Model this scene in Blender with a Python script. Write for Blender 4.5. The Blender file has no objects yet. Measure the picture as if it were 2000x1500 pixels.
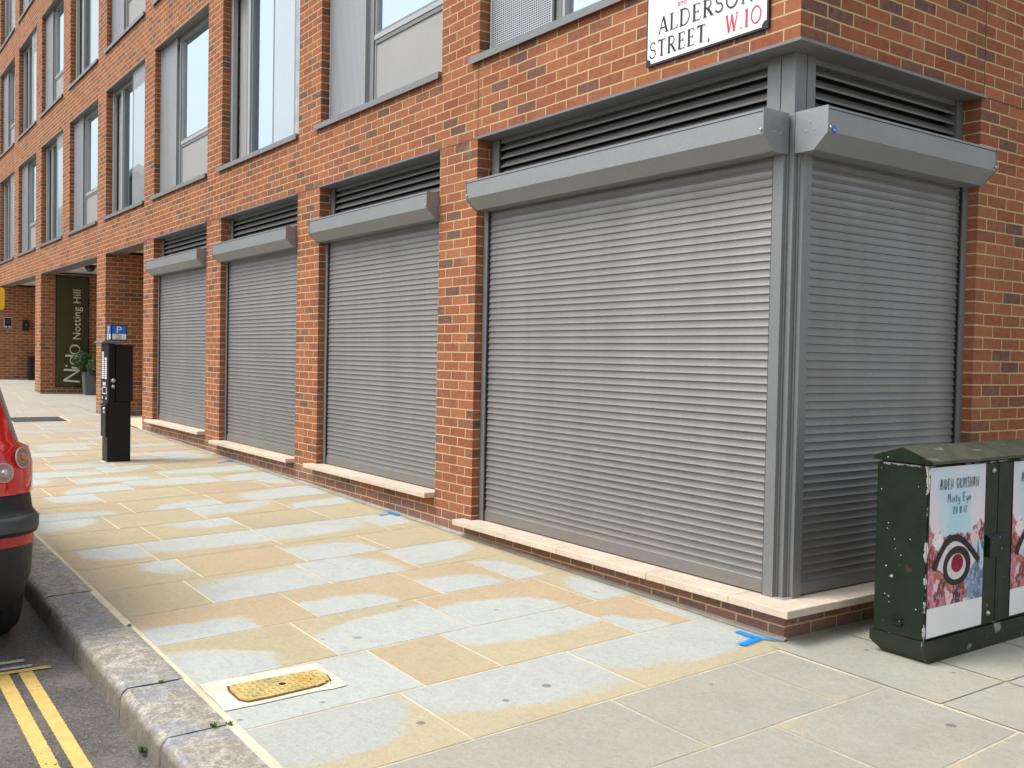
import bpy, math, random
from mathutils import Vector, Matrix, noise
random.seed(7)
R = math.radians
C = bpy.context.scene.collection
# ------------------------------------------------------------------ camera
CAM = Vector((3.3153, -4.1646, 1.4748)); YAW, PITCH, ROLL, FPX = 2.52122, -0.028323, 0.018838, 1908.88
fw = Vector((math.cos(PITCH)*math.cos(YAW), math.cos(PITCH)*math.sin(YAW), math.sin(PITCH)))
rt = Vector((math.sin(YAW), -math.cos(YAW), 0)); up = rt.cross(fw)
rt2 = rt*math.cos(ROLL)+up*math.sin(ROLL); up2 = up*math.cos(ROLL)-rt*math.sin(ROLL)
cd = bpy.data.cameras.new('camera'); cam = bpy.data.objects.new('camera', cd); C.objects.link(cam)
cam.matrix_world = Matrix((( rt2.x, up2.x, -fw.x, CAM.x), (rt2.y, up2.y, -fw.y, CAM.y), (rt2.z, up2.z, -fw.z, CAM.z), (0, 0, 0, 1)))
cd.sensor_width = 36; cd.lens = FPX/2000*36; cd.clip_start = .05; cd.clip_end = 600
bpy.context.scene.camera = cam
# ------------------------------------------------------------------ light
SUN_EL, SUN_AZ = R(56), R(-112)          # azimuth: direction towards the sun, from +X
w = bpy.data.worlds.new('World'); bpy.context.scene.world = w; w.use_nodes = True
nt = w.node_tree; bg = nt.nodes['Background']
sky = nt.nodes.new('ShaderNodeTexSky'); sky.sky_type = 'NISHITA'; sky.sun_disc = False
sky.sun_elevation = SUN_EL; sky.sun_rotation = math.pi/2-SUN_AZ; sky.dust_density = 4; sky.air_density = 1.2
hs = nt.nodes.new('ShaderNodeHueSaturation'); hs.inputs['Saturation'].default_value = .35
nt.links.new(sky.outputs[0], hs.inputs['Color']); nt.links.new(hs.outputs[0], bg.inputs[0]); bg.inputs[1].default_value = .15
sl = bpy.data.lights.new('sun', 'SUN'); sl.energy = 1.5; sl.angle = R(22); sl.color = (1, .96, .9)
so = bpy.data.objects.new('sun', sl); C.objects.link(so)
sd = Vector((math.cos(SUN_EL)*math.cos(SUN_AZ), math.cos(SUN_EL)*math.sin(SUN_AZ), math.sin(SUN_EL)))
so.rotation_euler = (-sd).to_track_quat('-Z', 'Y').to_euler(); so.location = (5, -8, 12)
vs = bpy.context.scene.view_settings; vs.view_transform = 'Standard'; vs.look = 'None'; vs.exposure = .55; vs.gamma = 1; vs.use_curve_mapping = False

# ------------------------------------------------------------------ helpers
def tag(o, label=None, cat=None, group=None, kind=None):
    if label: o['label'] = label
    if cat: o['category'] = cat
    if group: o['group'] = group
    if kind: o['kind'] = kind
    return o
def empty(name, loc=(0, 0, 0), rz=0, parent=None):
    o = bpy.data.objects.new(name, None); C.objects.link(o); o.location = loc; o.rotation_euler = (0, 0, rz); o.empty_display_size = .2
    if parent: o.parent = parent
    return o
class MB:
    def __init__(s): s.v = []; s.f = []; s.uv = []; s.mi = []; s.sm = []; s.ex = {}
    def face(s, pts, uv=None, mi=0, smooth=False, ex=None):
        n = len(s.v); s.v += [tuple(p) for p in pts]; s.f.append(tuple(range(n, n+len(pts))))
        s.uv.append(uv or [(p[0], p[2]) for p in pts]); s.mi.append(mi); s.sm.append(smooth)
        if ex:
            for k, val in ex.items(): s.ex.setdefault(k, {})[len(s.f)-1] = val
        return s
    def box(s, x0, x1, y0, y1, z0, z1, mi=0, skip=''):
        if x0 > x1: x0, x1 = x1, x0
        if y0 > y1: y0, y1 = y1, y0
        if z0 > z1: z0, z1 = z1, z0
        F = {'-y': [(x0,y0,z0),(x1,y0,z0),(x1,y0,z1),(x0,y0,z1)], '+y': [(x1,y1,z0),(x0,y1,z0),(x0,y1,z1),(x1,y1,z1)],
             '-x': [(x0,y1,z0),(x0,y0,z0),(x0,y0,z1),(x0,y1,z1)], '+x': [(x1,y0,z0),(x1,y1,z0),(x1,y1,z1),(x1,y0,z1)],
             '+z': [(x0,y0,z1),(x1,y0,z1),(x1,y1,z1),(x0,y1,z1)], '-z': [(x0,y1,z0),(x1,y1,z0),(x1,y0,z0),(x0,y0,z0)]}
        for k, q in F.items():
            if k in skip: continue
            uv = [(p[1], p[2]) for p in q] if 'x' in k else ([(p[0], p[1]) for p in q] if 'z' in k else None)
            s.face(q, uv, mi)
        return s
    def prism(s, prof, x0, x1, mi=0, axis='x', caps=True, smooth=False):
        # prof: (a, z) points; a is y when axis x, a is x when axis y
        P = (lambda t, q: (t, q[0], q[1])) if axis == 'x' else ((lambda t, q: (q[0], t, q[1])) if axis == 'y' else (lambda t, q: (q[0], q[1], t)))
        n = len(prof)
        for i in range(n):
            a, b = prof[i], prof[(i+1) % n]
            s.face([P(x0, a), P(x1, a), P(x1, b), P(x0, b)], mi=mi, smooth=smooth)
        if caps:
            s.face([P(x0, q) for q in prof][::-1], mi=mi); s.face([P(x1, q) for q in prof], mi=mi)
        return s
    def disc(s, c, r, axis, n=20, h=0, mi=0, smooth=False, r2=None):
        c = Vector(c); ax = Vector(axis).normalized(); a = ax.orthogonal().normalized(); b = ax.cross(a); r2 = r if r2 is None else r2
        p0 = [c+a*r*math.cos(t*2*math.pi/n)+b*r*math.sin(t*2*math.pi/n) for t in range(n)]
        p1 = [c+ax*h+a*r2*math.cos(t*2*math.pi/n)+b*r2*math.sin(t*2*math.pi/n) for t in range(n)]
        if h:
            for i in range(n): s.face([p0[i], p0[(i+1)%n], p1[(i+1)%n], p1[i]], mi=mi, smooth=True)
            s.face(p0[::-1], mi=mi)
        s.face(p1, mi=mi); return s
    def dome(s, c, r, axis, n=16, k=5, mi=0, flat=1.0):
        c = Vector(c); ax = Vector(axis).normalized(); a = ax.orthogonal().normalized(); b = ax.cross(a)
        ring = lambda j: [c+ax*r*flat*math.sin(j*math.pi/2/k)+(a*math.cos(t*2*math.pi/n)+b*math.sin(t*2*math.pi/n))*r*math.cos(j*math.pi/2/k) for t in range(n)]
        for j in range(k):
            p, q = ring(j), ring(j+1)
            for i in range(n): s.face([p[i], p[(i+1)%n], q[(i+1)%n], q[i]], mi=mi, smooth=True)
        return s
    def torus(s, c, R1, r, axis, n=28, k=10, mi=0, sq=1.0):
        c = Vector(c); ax = Vector(axis).normalized(); a = ax.orthogonal().normalized(); b = ax.cross(a)
        def P(i, j):
            t = i*2*math.pi/n; u = j*2*math.pi/k; d = a*math.cos(t)+b*math.sin(t)
            return c+d*(R1+r*math.cos(u))+ax*r*sq*math.sin(u)
        for i in range(n):
            for j in range(k): s.face([P(i,j), P(i+1,j), P(i+1,j+1), P(i,j+1)], mi=mi, smooth=True)
        return s
    def build(s, name, mats, parent=None, bevel=0, merge=False):
        me = bpy.data.meshes.new(name); me.from_pydata(s.v, [], s.f)
        for m in (mats if isinstance(mats, (list, tuple)) else [mats]): me.materials.append(m)
        me.polygons.foreach_set('material_index', s.mi); me.polygons.foreach_set('use_smooth', s.sm)
        uvl = me.uv_layers.new(name='UVMap'); uvl.data.foreach_set('uv', [c for f in s.uv for p in f for c in p])
        for k, d in s.ex.items():
            at = me.attributes.new(k, 'FLOAT_COLOR', 'CORNER'); buf = []
            for i, f in enumerate(s.f): buf += list(d.get(i, (0, 0, 0, 0)))*len(f)
            at.data.foreach_set('color', buf)
        if merge:
            import bmesh
            bm = bmesh.new(); bm.from_mesh(me); bmesh.ops.remove_doubles(bm, verts=bm.verts, dist=1e-5); bm.to_mesh(me); bm.free()
        me.update(); o = bpy.data.objects.new(name, me); C.objects.link(o)
        if parent: o.parent = parent
        if bevel:
            if not merge:
                import bmesh
                bm = bmesh.new(); bm.from_mesh(me); bmesh.ops.remove_doubles(bm, verts=bm.verts, dist=1e-5); bm.to_mesh(me); bm.free()
            b = o.modifiers.new('bevel', 'BEVEL'); b.width = bevel; b.segments = 2; b.limit_method = 'ANGLE'; b.angle_limit = R(40)
        return o

# ------------------------------------------------------------------ materials
class NT:
    def __init__(s, name):
        s.m = bpy.data.materials.new(name); s.m.use_nodes = True; s.t = s.m.node_tree; s.b = s.t.nodes['Principled BSDF']; s.out = s.t.nodes['Material Output']
    def n(s, typ, ins=None, **kw):
        nd = s.t.nodes.new('ShaderNode'+typ)
        for k, v in kw.items(): setattr(nd, k, v)
        for k, v in (ins or {}).items(): s.set(nd.inputs[k], v)
        return nd
    def set(s, sock, v):
        if isinstance(v, bpy.types.NodeSocket): s.t.links.new(v, sock)
        elif isinstance(v, (tuple, list)) and len(v) == 3 and sock.type == 'RGBA': sock.default_value = (*v, 1)
        else: sock.default_value = v
    def P(s, **kw):
        for k, v in kw.items(): s.set(s.b.inputs[k.replace('_', ' ')], v)
    def math(s, op, a, b=0.0, c=None, clamp=False):
        d = {0: a, 1: b}
        if c is not None: d[2] = c
        return s.n('Math', d, operation=op, use_clamp=clamp).outputs[0]
    def mix(s, f, a, b, mode='MIX'):
        nd = s.n('Mix', data_type='RGBA', blend_type=mode)
        s.set(nd.inputs[0], f); s.set(nd.inputs[6], a); s.set(nd.inputs[7], b); return nd.outputs[2]
    def noise(s, scale, vec=None, detail=3, rough=.55, out=0):
        d = {'Scale': scale, 'Detail': detail, 'Roughness': rough}
        if vec is not None: d['Vector'] = vec
        return s.n('TexNoise', d).outputs[out]
    def ramp(s, f, stops, interp='LINEAR'):
        nd = s.n('ValToRGB', {0: f}); cr = nd.color_ramp; cr.interpolation = interp
        while len(cr.elements) < len(stops): cr.elements.new(.5)
        for e, (p, c) in zip(cr.elements, stops): e.position = p; e.color = (*c, 1) if len(c) == 3 else c
        return nd.outputs[0]
    def mr(s, v, a, b, c=0., d=1.): return s.n('MapRange', {0: v, 1: a, 2: b, 3: c, 4: d}).outputs[0]
    def obj(s): return s.n('TexCoord').outputs['Object']
    def pos(s): return s.n('NewGeometry').outputs['Position']
    def scl(s, vec, sc): return s.n('Mapping', {0: vec, 'Scale': sc}).outputs[0]
    def bump(s, h, dist, strength=1.): s.set(s.b.inputs['Normal'], s.n('Bump', {'Height': h, 'Distance': dist, 'Strength': strength}).outputs[0])

def simple(name, col, rough=.5, metal=0, var=.12, nscale=30, bump=0, spec=.5, coat=0):
    m = NT(name); nz = m.noise(nscale, m.pos(), 4); nz2 = m.noise(nscale*.12, m.pos(), 3)
    a = tuple(c*(1-var) for c in col); b = tuple(min(1, c*(1+var)) for c in col)
    c1 = m.mix(m.math('ADD', m.math('MULTIPLY', nz, .5), m.math('MULTIPLY', nz2, .5)), a, b)
    m.P(Base_Color=c1, Roughness=m.mr(nz2, .3, .7, rough-.06, rough+.08), Metallic=metal, Specular_IOR_Level=spec, Coat_Weight=coat)
    if bump: m.bump(nz, bump)
    return m.m

def brick_mat():
    m = NT('brickwork'); uv = m.n('UVMap').outputs[0]
    wv = m.noise(9, uv, 2, out=1); wv = m.n('VectorMath', {0: wv, 1: (.5, .5, .5)}, operation='SUBTRACT').outputs[0]
    wv2 = m.noise(1.3, uv, 1, out=1); wv2 = m.n('VectorMath', {0: wv2, 1: (.5, .5, .5)}, operation='SUBTRACT').outputs[0]
    v = m.n('VectorMath', {0: wv, 1: (.006, .006, 0), 2: uv}, operation='MULTIPLY_ADD').outputs[0]
    v = m.n('VectorMath', {0: wv2, 1: (.006, .006, 0), 2: v}, operation='MULTIPLY_ADD').outputs[0]
    bt = m.n('TexBrick', {'Vector': v, 'Color1': (0, 0, 0), 'Color2': (1, 1, 1), 'Mortar': (0, 0, 0), 'Scale': 1, 'Mortar Size': .0056, 'Mortar Smooth': .25,
                          'Bias': 0, 'Brick Width': .225, 'Row Height': .075}, offset=.5, offset_frequency=2, squash=1, squash_frequency=2)
    col = m.ramp(bt.outputs['Color'], [(0, (.335, .122, .056)), (.14, (.27, .082, .040)), (.26, (.375, .145, .068)), (.38, (.25, .078, .042)), (.5, (.345, .132, .058)), (.6, (.23, .085, .048)), (.7, (.365, .138, .064)), (.82, (.27, .088, .046)),
                                       (.86, (.22, .095, .062)), (.91, (.15, .08, .058)), (.96, (.13, .076, .060)), (1, (.12, .072, .058))])
    pz = m.n('SeparateXYZ', {0: m.pos()})
    # engineering brick in the lowest courses
    h = m.math('MULTIPLY_ADD', pz.outputs[0], .0185, pz.outputs[2])
    hn = m.math('MULTIPLY_ADD', bt.outputs['Color'], .05, h)
    pl = m.mr(hn, .155, .2, 1., 0.)
    col = m.mix(m.math('MULTIPLY', pl, .92), col, m.ramp(bt.outputs['Color'], [(0, (.25, .145, .125)), (.5, (.20, .115, .10)), (1, (.15, .105, .098))]))
    sp = m.noise(160, uv, 3, .7); bl = m.noise(24, uv, 3)
    col = m.mix(m.mr(sp, .3, .75, 0, .35), col, m.mix(.5, col, (.16, .05, .03)))
    col = m.mix(m.mr(bl, .35, .7, 0, .22), col, (.55, .25, .14))
    big = m.noise(.7, m.pos(), 3); col = m.mix(m.mr(big, .35, .7, 0, .18), col, m.mix(1, col, (.6, .6, .6), 'MULTIPLY'))
    mort = m.mix(m.noise(40, uv, 4), (.50, .36, .19), (.66, .50, .28))
    dn = m.noise(2.2, m.pos(), 3); mort = m.mix(m.mr(dn, .45, .7, 0, .5), mort, (.40, .27, .14))
    col = m.mix(bt.outputs['Fac'], col, mort)
    stn = m.noise(1, m.scl(m.pos(), (2.2, 2.2, .35)), 4); col = m.mix(m.mr(stn, .5, .75, 0, .3), col, m.mix(1, col, (.55, .52, .5), 'MULTIPLY')); eff = m.noise(3.3, m.pos(), 5, .65); col = m.mix(m.mr(eff, .60, .75, 0, .2), col, (.52, .42, .34))
    # damp grime at the very foot
    col = m.mix(m.mr(m.math('ADD', h, m.math('MULTIPLY', bl, .05)), .02, .07, .55, 0), col, (.16, .14, .12))
    m.P(Base_Color=col, Roughness=.86, Specular_IOR_Level=.25)
    hh = m.math('ADD', m.math('MULTIPLY', bt.outputs['Fac'], -1.), m.math('MULTIPLY', sp, .16)); m.bump(hh, .0035)
    return m.m
def metal_paint(name, col, rough=.42, metal=.35, stain=.1):
    m = NT(name); p = m.pos(); fl = m.noise(45, p, 2); bg_ = m.noise(2.5, p, 4); st = m.noise(1, m.scl(p, (5, 5, .5)), 3)
    c = m.mix(m.mr(fl, .3, .7, 0, 1), tuple(x*.96 for x in col), tuple(x*1.04 for x in col))
    c = m.mix(m.mr(st, .35, .8, 0, stain), c, tuple(x*.6 for x in col)); zz = m.n('SeparateXYZ', {0: p}).outputs[2]; ds = m.noise(1, m.scl(p, (3, 3, 9)), 4); c = m.mix(m.math('MULTIPLY', m.mr(zz, .15, .75, .45, 0), m.mr(ds, .35, .65)), c, (.27, .235, .20))
    m.P(Base_Color=c, Roughness=m.mr(bg_, .3, .7, rough-.05, rough+.1), Metallic=metal, Specular_IOR_Level=.5); 
    return m.m
def glass_mat():
    m = NT('window_glass'); p = m.pos(); wob = m.noise(.8, p, 2)
    m.P(Base_Color=(.02, .035, .035), Roughness=.02, Specular_IOR_Level=1.0, Coat_Weight=1., Coat_Roughness=.01, Coat_IOR=1.8)
    g = m.n('BsdfGlossy', {0: (.76, .92, 1.0), 'Roughness': .01}); lw = m.n('LayerWeight', {0: .35})
    mx = m.n('MixShader', {0: m.mr(lw.outputs['Facing'], 0, .9, .45, .95), 1: m.b.outputs[0], 2: g.outputs[0]})
    bn = m.n('Bump', {'Height': wob, 'Distance': .004}); m.set(g.inputs['Normal'], bn.outputs[0]); m.set(m.b.inputs['Normal'], bn.outputs[0])
    m.t.links.new(mx.outputs[0], m.out.inputs[0]); return m.m
def perf_mat():
    m = NT('perforated_metal'); uv = m.n('SeparateXYZ', {0: m.n('UVMap').outputs[0]})
    fx = m.math('FRACT', m.math('DIVIDE', uv.outputs[0], .026)); fz = m.math('FRACT', m.math('DIVIDE', uv.outputs[1], .0165))
    hx = m.math('LESS_THAN', m.math('ABSOLUTE', m.math('SUBTRACT', fx, .5)), .34); hz = m.math('LESS_THAN', m.math('ABSOLUTE', m.math('SUBTRACT', fz, .5)), .3)
    hole = m.math('MULTIPLY', hx, hz)
    m.P(Base_Color=(.48, .51, .54), Metallic=.3, Roughness=.4)
    tr = m.n('BsdfTransparent'); mx = m.n('MixShader', {0: hole, 1: m.b.outputs[0], 2: tr.outputs[0]}); m.t.links.new(mx.outputs[0], m.out.inputs[0]); return m.m
def slab_mat():
    m = NT('york_stone'); p = m.pos(); a1 = m.n('Attribute', attribute_name='sa'); a2 = m.n('Attribute', attribute_name='sb')
    s1 = m.n('SeparateColor', {0: a1.outputs['Color']}); s2 = m.n('SeparateColor', {0: a2.outputs['Color']})
    seed, cx, cy = s1.outputs[0], s1.outputs[1], s1.outputs[2]; grey = a1.outputs['Alpha']
    rx, ry, patch = s2.outputs[0], s2.outputs[1], s2.outputs[2]; hue = a2.outputs['Alpha']
    uv = m.n('UVMap').outputs[0]; sp = m.n('CombineXYZ', {0: m.math('MULTIPLY', seed, 37.), 1: m.math('MULTIPLY', seed, 91.), 2: seed})
    q = m.n('VectorMath', {0: uv, 1: sp.outputs[0]}, operation='ADD').outputs[0]
    wob = m.n('VectorMath', {0: m.noise(3.2, q, 3, out=1), 1: (.5, .5, .5)}, operation='SUBTRACT').outputs[0]
    wf = m.n('VectorMath', {0: m.noise(16, q, 3, out=1), 1: (.5, .5, .5)}, operation='SUBTRACT').outputs[0]; wob2 = m.n('VectorMath', {0: wf, 1: (.05, .05, 0), 2: uv}, operation='MULTIPLY_ADD').outputs[0]
    qq = m.n('SeparateXYZ', {0: m.n('VectorMath', {0: wob, 1: (.16, .22, 0), 2: wob2}, operation='MULTIPLY_ADD').outputs[0]})
    dx = m.math('POWER', m.math('ABSOLUTE', m.math('DIVIDE', m.math('SUBTRACT', qq.outputs[0], cx), rx)), 2.6)
    dy = m.math('POWER', m.math('ABSOLUTE', m.math('DIVIDE', m.math('SUBTRACT', qq.outputs[1], cy), ry)), 2.6)
    soft = m.mr(m.noise(1.6, q, 2), .35, .65, .06, .45)
    d = m.math('ADD', dx, dy); lo = m.math('SUBTRACT', 1., soft); hi = m.math('ADD', 1., m.math('MULTIPLY', soft, 1.3))
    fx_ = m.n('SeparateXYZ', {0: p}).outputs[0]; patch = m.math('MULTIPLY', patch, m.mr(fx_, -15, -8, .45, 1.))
    mask = m.math('MULTIPLY', m.n('MapRange', {0: d, 1: lo, 2: hi, 3: 1., 4: 0.}, interpolation_type='SMOOTHSTEP').outputs[0], patch)
    buff = m.ramp(hue, [(0, (.455, .405, .27)), (.25, (.50, .45, .31)), (.45, (.485, .42, .285)), (.62, (.505, .41, .275)), (.8, (.51, .395, .265)), (1, (.48, .435, .31))])
    veins = m.noise(1, m.scl(q, (26, 4.5, 1)), 6, .7); buff = m.mix(m.mr(veins, .35, .75, 0, .35), buff, (.44, .34, .20))
    cloud = m.noise(2.3, q, 4); buff = m.mix(m.mr(cloud, .4, .7, 0, .35), buff, (.56, .46, .30))
    pale = m.mix(m.noise(5, q, 5, .65), (.45, .485, .465), (.54, .575, .55))
    gcol = m.mix(m.noise(4, q, 5, .7), (.32, .315, .27), (.43, .425, .37)); gcol = m.mix(m.mr(cloud, .45, .7, 0, .4), gcol, (.44, .40, .30))
    pale = m.mix(m.math('MULTIPLY', grey, .9), pale, gcol)
    col = m.mix(mask, buff, pale)
    col = m.mix(m.math('MULTIPLY', grey, m.mr(mask, 0, 1, .25, .7)), col, gcol)
    fine = m.noise(120, p, 3, .75); col = m.mix(m.mr(fine, .40, .70, 0, .42), col, m.mix(1, col, (.62, .6, .56), 'MULTIPLY'))
    px = m.n('SeparateXYZ', {0: p}).outputs[1]
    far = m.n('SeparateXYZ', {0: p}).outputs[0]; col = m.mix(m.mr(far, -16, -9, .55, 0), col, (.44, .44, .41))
    # gum and dark scuffs
    mid = m.noise(34, p, 4, .7); col = m.mix(m.mr(mid, .42, .68, 0, .3), col, m.mix(1, col, (.66, .63, .58), 'MULTIPLY')); blot = m.noise(7, p, 5, .7); col = m.mix(m.mr(blot, .55, .72, 0, .3), col, (.34, .31, .25))
    gv = m.n('TexVoronoi', {'Vector': p, 'Scale': 2.6, 'Randomness': 1.}, voronoi_dimensions='2D'); gum = m.math('LESS_THAN', m.math('ADD', gv.outputs['Distance'], m.math('MULTIPLY', m.n('SeparateColor', {0: gv.outputs['Color']}).outputs[1], .045)), .062)
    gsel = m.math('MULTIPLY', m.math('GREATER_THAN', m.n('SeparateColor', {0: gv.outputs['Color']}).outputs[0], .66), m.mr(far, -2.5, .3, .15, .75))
    col = m.mix(m.math('MULTIPLY', gum, gsel), col, (.12, .12, .115))
    scf = m.noise(1, m.scl(p, (9, 30, 1)), 5, .7); col = m.mix(m.mr(scf, .56, .74, 0, .45), col, (.27, .25, .21)); grit = m.noise(55, p, 5, .8); col = m.mix(m.mr(grit, .60, .70, 0, .5), col, (.22, .20, .17))
    dirt = m.noise(1.1, p, 5, .6); col = m.mix(m.mr(dirt, .52, .72, 0, .18), col, (.25, .22, .17))
    # grime gathered against the wall foot
    m.P(Base_Color=col, Roughness=m.mr(cloud, .3, .7, .7, .9), Specular_IOR_Level=.3)
    m.bump(m.math('ADD', m.math('MULTIPLY', fine, .4), m.math('ADD', m.math('MULTIPLY', veins, .7), m.math('MULTIPLY', mid, .8))), .004); return m.m
def ground_mat(name, c1, c2, c3, s1=3, s2=90, bump=.004, rough=.85, speck=None):
    m = NT(name); p = m.pos(); a = m.noise(s1, p, 5, .6); b = m.noise(s2, p, 4, .7)
    c = m.mix(m.mr(a, .35, .65), c1, c2); c = m.mix(m.mr(b, .45, .75, 0, .7), c, c3)
    if speck:
        v = m.n('TexVoronoi', {'Vector': p, 'Scale': 130.}); c = m.mix(m.math('MULTIPLY', m.math('LESS_THAN', v.outputs['Distance'], .32), m.math('GREATER_THAN', m.n('SeparateColor', {0: v.outputs['Color']}).outputs[1], .72)), c, speck)
    m.P(Base_Color=c, Roughness=rough, Specular_IOR_Level=.3); m.bump(b, bump); return m.m
def bed_mat():
    m = NT('paving_mortar'); p = m.pos(); x = m.n('SeparateXYZ', {0: p}).outputs[0]; a = m.noise(3, p, 5); b = m.noise(60, p, 4, .7)
    c = m.mix(m.mr(a, .35, .65), (.62, .54, .38), (.78, .71, .53)); c = m.mix(m.mr(b, .45, .7, 0, .6), c, (.42, .37, .27)); g = m.math('MULTIPLY', m.mr(x, -.3, .5, 0, 1), m.mr(a, .35, .6, 1., .45))
    m.P(Base_Color=m.mix(g, c, (.40, .375, .31)), Roughness=.9); m.bump(b, .002); return m.m
def kerb_mat():
    m = NT('kerb_granite'); p = m.pos(); a = m.noise(4, p, 5, .65); b = m.noise(70, p, 5, .75); b2 = m.noise(22, p, 5, .7)
    c = m.mix(m.mr(a, .35, .65), (.50, .475, .41), (.66, .63, .55)); c = m.mix(m.mr(b, .46, .62, 0, .75), c, (.20, .18, .15)); c = m.mix(m.mr(b2, .42, .6, .55, 0), c, (.17, .15, .12)); c = m.mix(m.mr(m.noise(2.3, p, 5, .7), .5, .62, 0, .45), c, (.30, .27, .22))
    st = m.noise(1, m.scl(p, (9, 2.6, 1)), 5, .7); blu = m.mr(st, .46, .58, 0, .85)
    sel = m.noise(1.1, p, 2); blu = m.math('MULTIPLY', blu, m.mr(sel, .40, .52)); blu = m.math('MULTIPLY', blu, m.mr(b, .35, .6, 1, .2))
    c = m.mix(blu, c, (.28, .33, .44)); wh = m.noise(1, m.scl(p, (14, 5, 1)), 5, .8); c = m.mix(m.mr(wh, .68, .76, 0, .7), c, (.66, .68, .72))
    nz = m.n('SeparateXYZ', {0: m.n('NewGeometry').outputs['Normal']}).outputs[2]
    face = m.mr(nz, .2, .75, 1, 0); mottle = m.noise(8, p, 4)  # upright kerb faces go to a darker, mottled brown
    c = m.mix(m.math('MULTIPLY', face, .75), c, m.mix(mottle, (.09, .075, .055), (.20, .17, .13)))
    m.P(Base_Color=c, Roughness=.92, Specular_IOR_Level=.2); m.bump(m.math('ADD', b, m.math('MULTIPLY', b2, 1.6)), .006); return m.m
def paint_line(name, col, wear=.5):
    m = NT(name); p = m.pos(); a = m.noise(55, p, 4, .75); b = m.noise(6, p, 4)
    m.P(Base_Color=m.mix(m.mr(m.noise(20, p, 4), .3, .7), tuple(x*.8 for x in col), col), Roughness=.75)
    msk = m.math('GREATER_THAN', m.math('ADD', m.math('MULTIPLY', a, .7), m.math('MULTIPLY', b, .5)), wear)
    e = m.n('Attribute', attribute_name='edge'); uv = m.n('SeparateXYZ', {0: m.n('UVMap').outputs[0]})
    ed = m.math('ABSOLUTE', m.math('SUBTRACT', uv.outputs[0], .5)); nb = m.noise(90, p, 2)
    msk = m.math('MULTIPLY', msk, m.math('LESS_THAN', m.math('ADD', ed, m.math('MULTIPLY', nb, .14)), .53))
    tr = m.n('BsdfTransparent'); mx = m.n('MixShader', {0: msk, 1: tr.outputs[0], 2: m.b.outputs[0]}); m.t.links.new(mx.outputs[0], m.out.inputs[0]); return m.m
def spray_mat(name, col):
    m = NT(name); p = m.pos(); uv = m.n('SeparateXYZ', {0: m.n('UVMap').outputs[0]})
    ed = m.math('ABSOLUTE', m.math('SUBTRACT', uv.outputs[0], .5)); el = uv.outputs[1]; nb = m.noise(140, p, 4, .8); n2 = m.noise(25, p, 3)
    al = m.math('SUBTRACT', m.mr(ed, .0, .5, 1.35, 0), m.math('MULTIPLY', nb, .6)); al = m.math('MULTIPLY', al, el); al = m.mr(m.math('ADD', al, m.math('MULTIPLY', n2, .1)), .10, .85)
    m.P(Base_Color=col, Roughness=.7); tr = m.n('BsdfTransparent'); mx = m.n('MixShader', {0: al, 1: tr.outputs[0], 2: m.b.outputs[0]}); m.t.links.new(mx.outputs[0], m.out.inputs[0]); return m.m
def cab_mat():
    m = NT('chipped_green_paint'); p = m.pos(); a = m.noise(9, p, 5, .6); st = m.noise(1, m.scl(p, (30, 30, 2)), 4)
    c = m.mix(a, (.004, .0105, .004), (.009, .020, .008)); c = m.mix(m.mr(st, .5, .75, 0, .5), c, (.012, .016, .01))
    z = m.n('SeparateXYZ', {0: p}).outputs[2]
    ch = m.math('ADD', m.noise(8, p, 5, .62), m.math('MULTIPLY', m.noise(60, p, 3), .05)); zz = m.mr(z, .1, .5, .035, -.01)
    xx_ = m.n('SeparateXYZ', {0: p}).outputs[0]; yy_ = m.n('SeparateXYZ', {0: p}).outputs[1]; eg = m.math('MULTIPLY', m.mr(m.math('ABSOLUTE', m.math('SUBTRACT', xx_, .625)), .0, .012, .13, 0), m.math('LESS_THAN', yy_, .3)); et = m.mr(m.math('ABSOLUTE', m.math('SUBTRACT', z, .975)), .002, .02, .12, 0); n6 = m.math('MULTIPLY', m.noise(45, p, 3, .7), m.math('ADD', eg, et)); chip = m.math('GREATER_THAN', m.math('ADD', m.math('ADD', ch, m.math('MULTIPLY', n6, 2.6)), zz), .70); c = m.mix(chip, c, (.36, .36, .33))
    v = m.n('TexVoronoi', {'Vector': p, 'Scale': 24.}); dot = m.math('MULTIPLY', m.math('LESS_THAN', m.math('ADD', v.outputs['Distance'], m.math('MULTIPLY', m.noise(150, p), .15)), .16), m.math('GREATER_THAN', m.n('SeparateColor', {0: v.outputs['Color']}).outputs[0], .72))
    c = m.mix(dot, c, (.5, .52, .48)); ru = m.noise(14, p, 5); c = m.mix(m.mr(ru, .66, .74, 0, .7), c, (.06, .035, .02))
    dz = m.mr(z, .02, .16, .5, 0); c = m.mix(dz, c, (.05, .05, .035))
    m.P(Base_Color=c, Roughness=m.mr(a, .3, .7, .30, .5), Specular_IOR_Level=.3); m.bump(m.math('MULTIPLY', chip, -1.), .0012); return m.m
def cabtop_mat():
    m = NT('weathered_cabinet_roof'); p = m.pos(); a = m.noise(7, p, 5, .7); b = m.noise(60, p, 4, .7)
    c = m.mix(m.mr(a, .35, .65), (.035, .045, .024), (.085, .085, .058)); c = m.mix(m.mr(b, .45, .7, 0, .6), c, (.045, .05, .032)); c = m.mix(m.mr(m.noise(1, m.scl(p, (20, 5, 5)), 4), .62, .72, 0, .6), c, (.3, .34, .33))
    m.P(Base_Color=c, Roughness=.7); m.bump(b, .0015); return m.m
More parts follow.
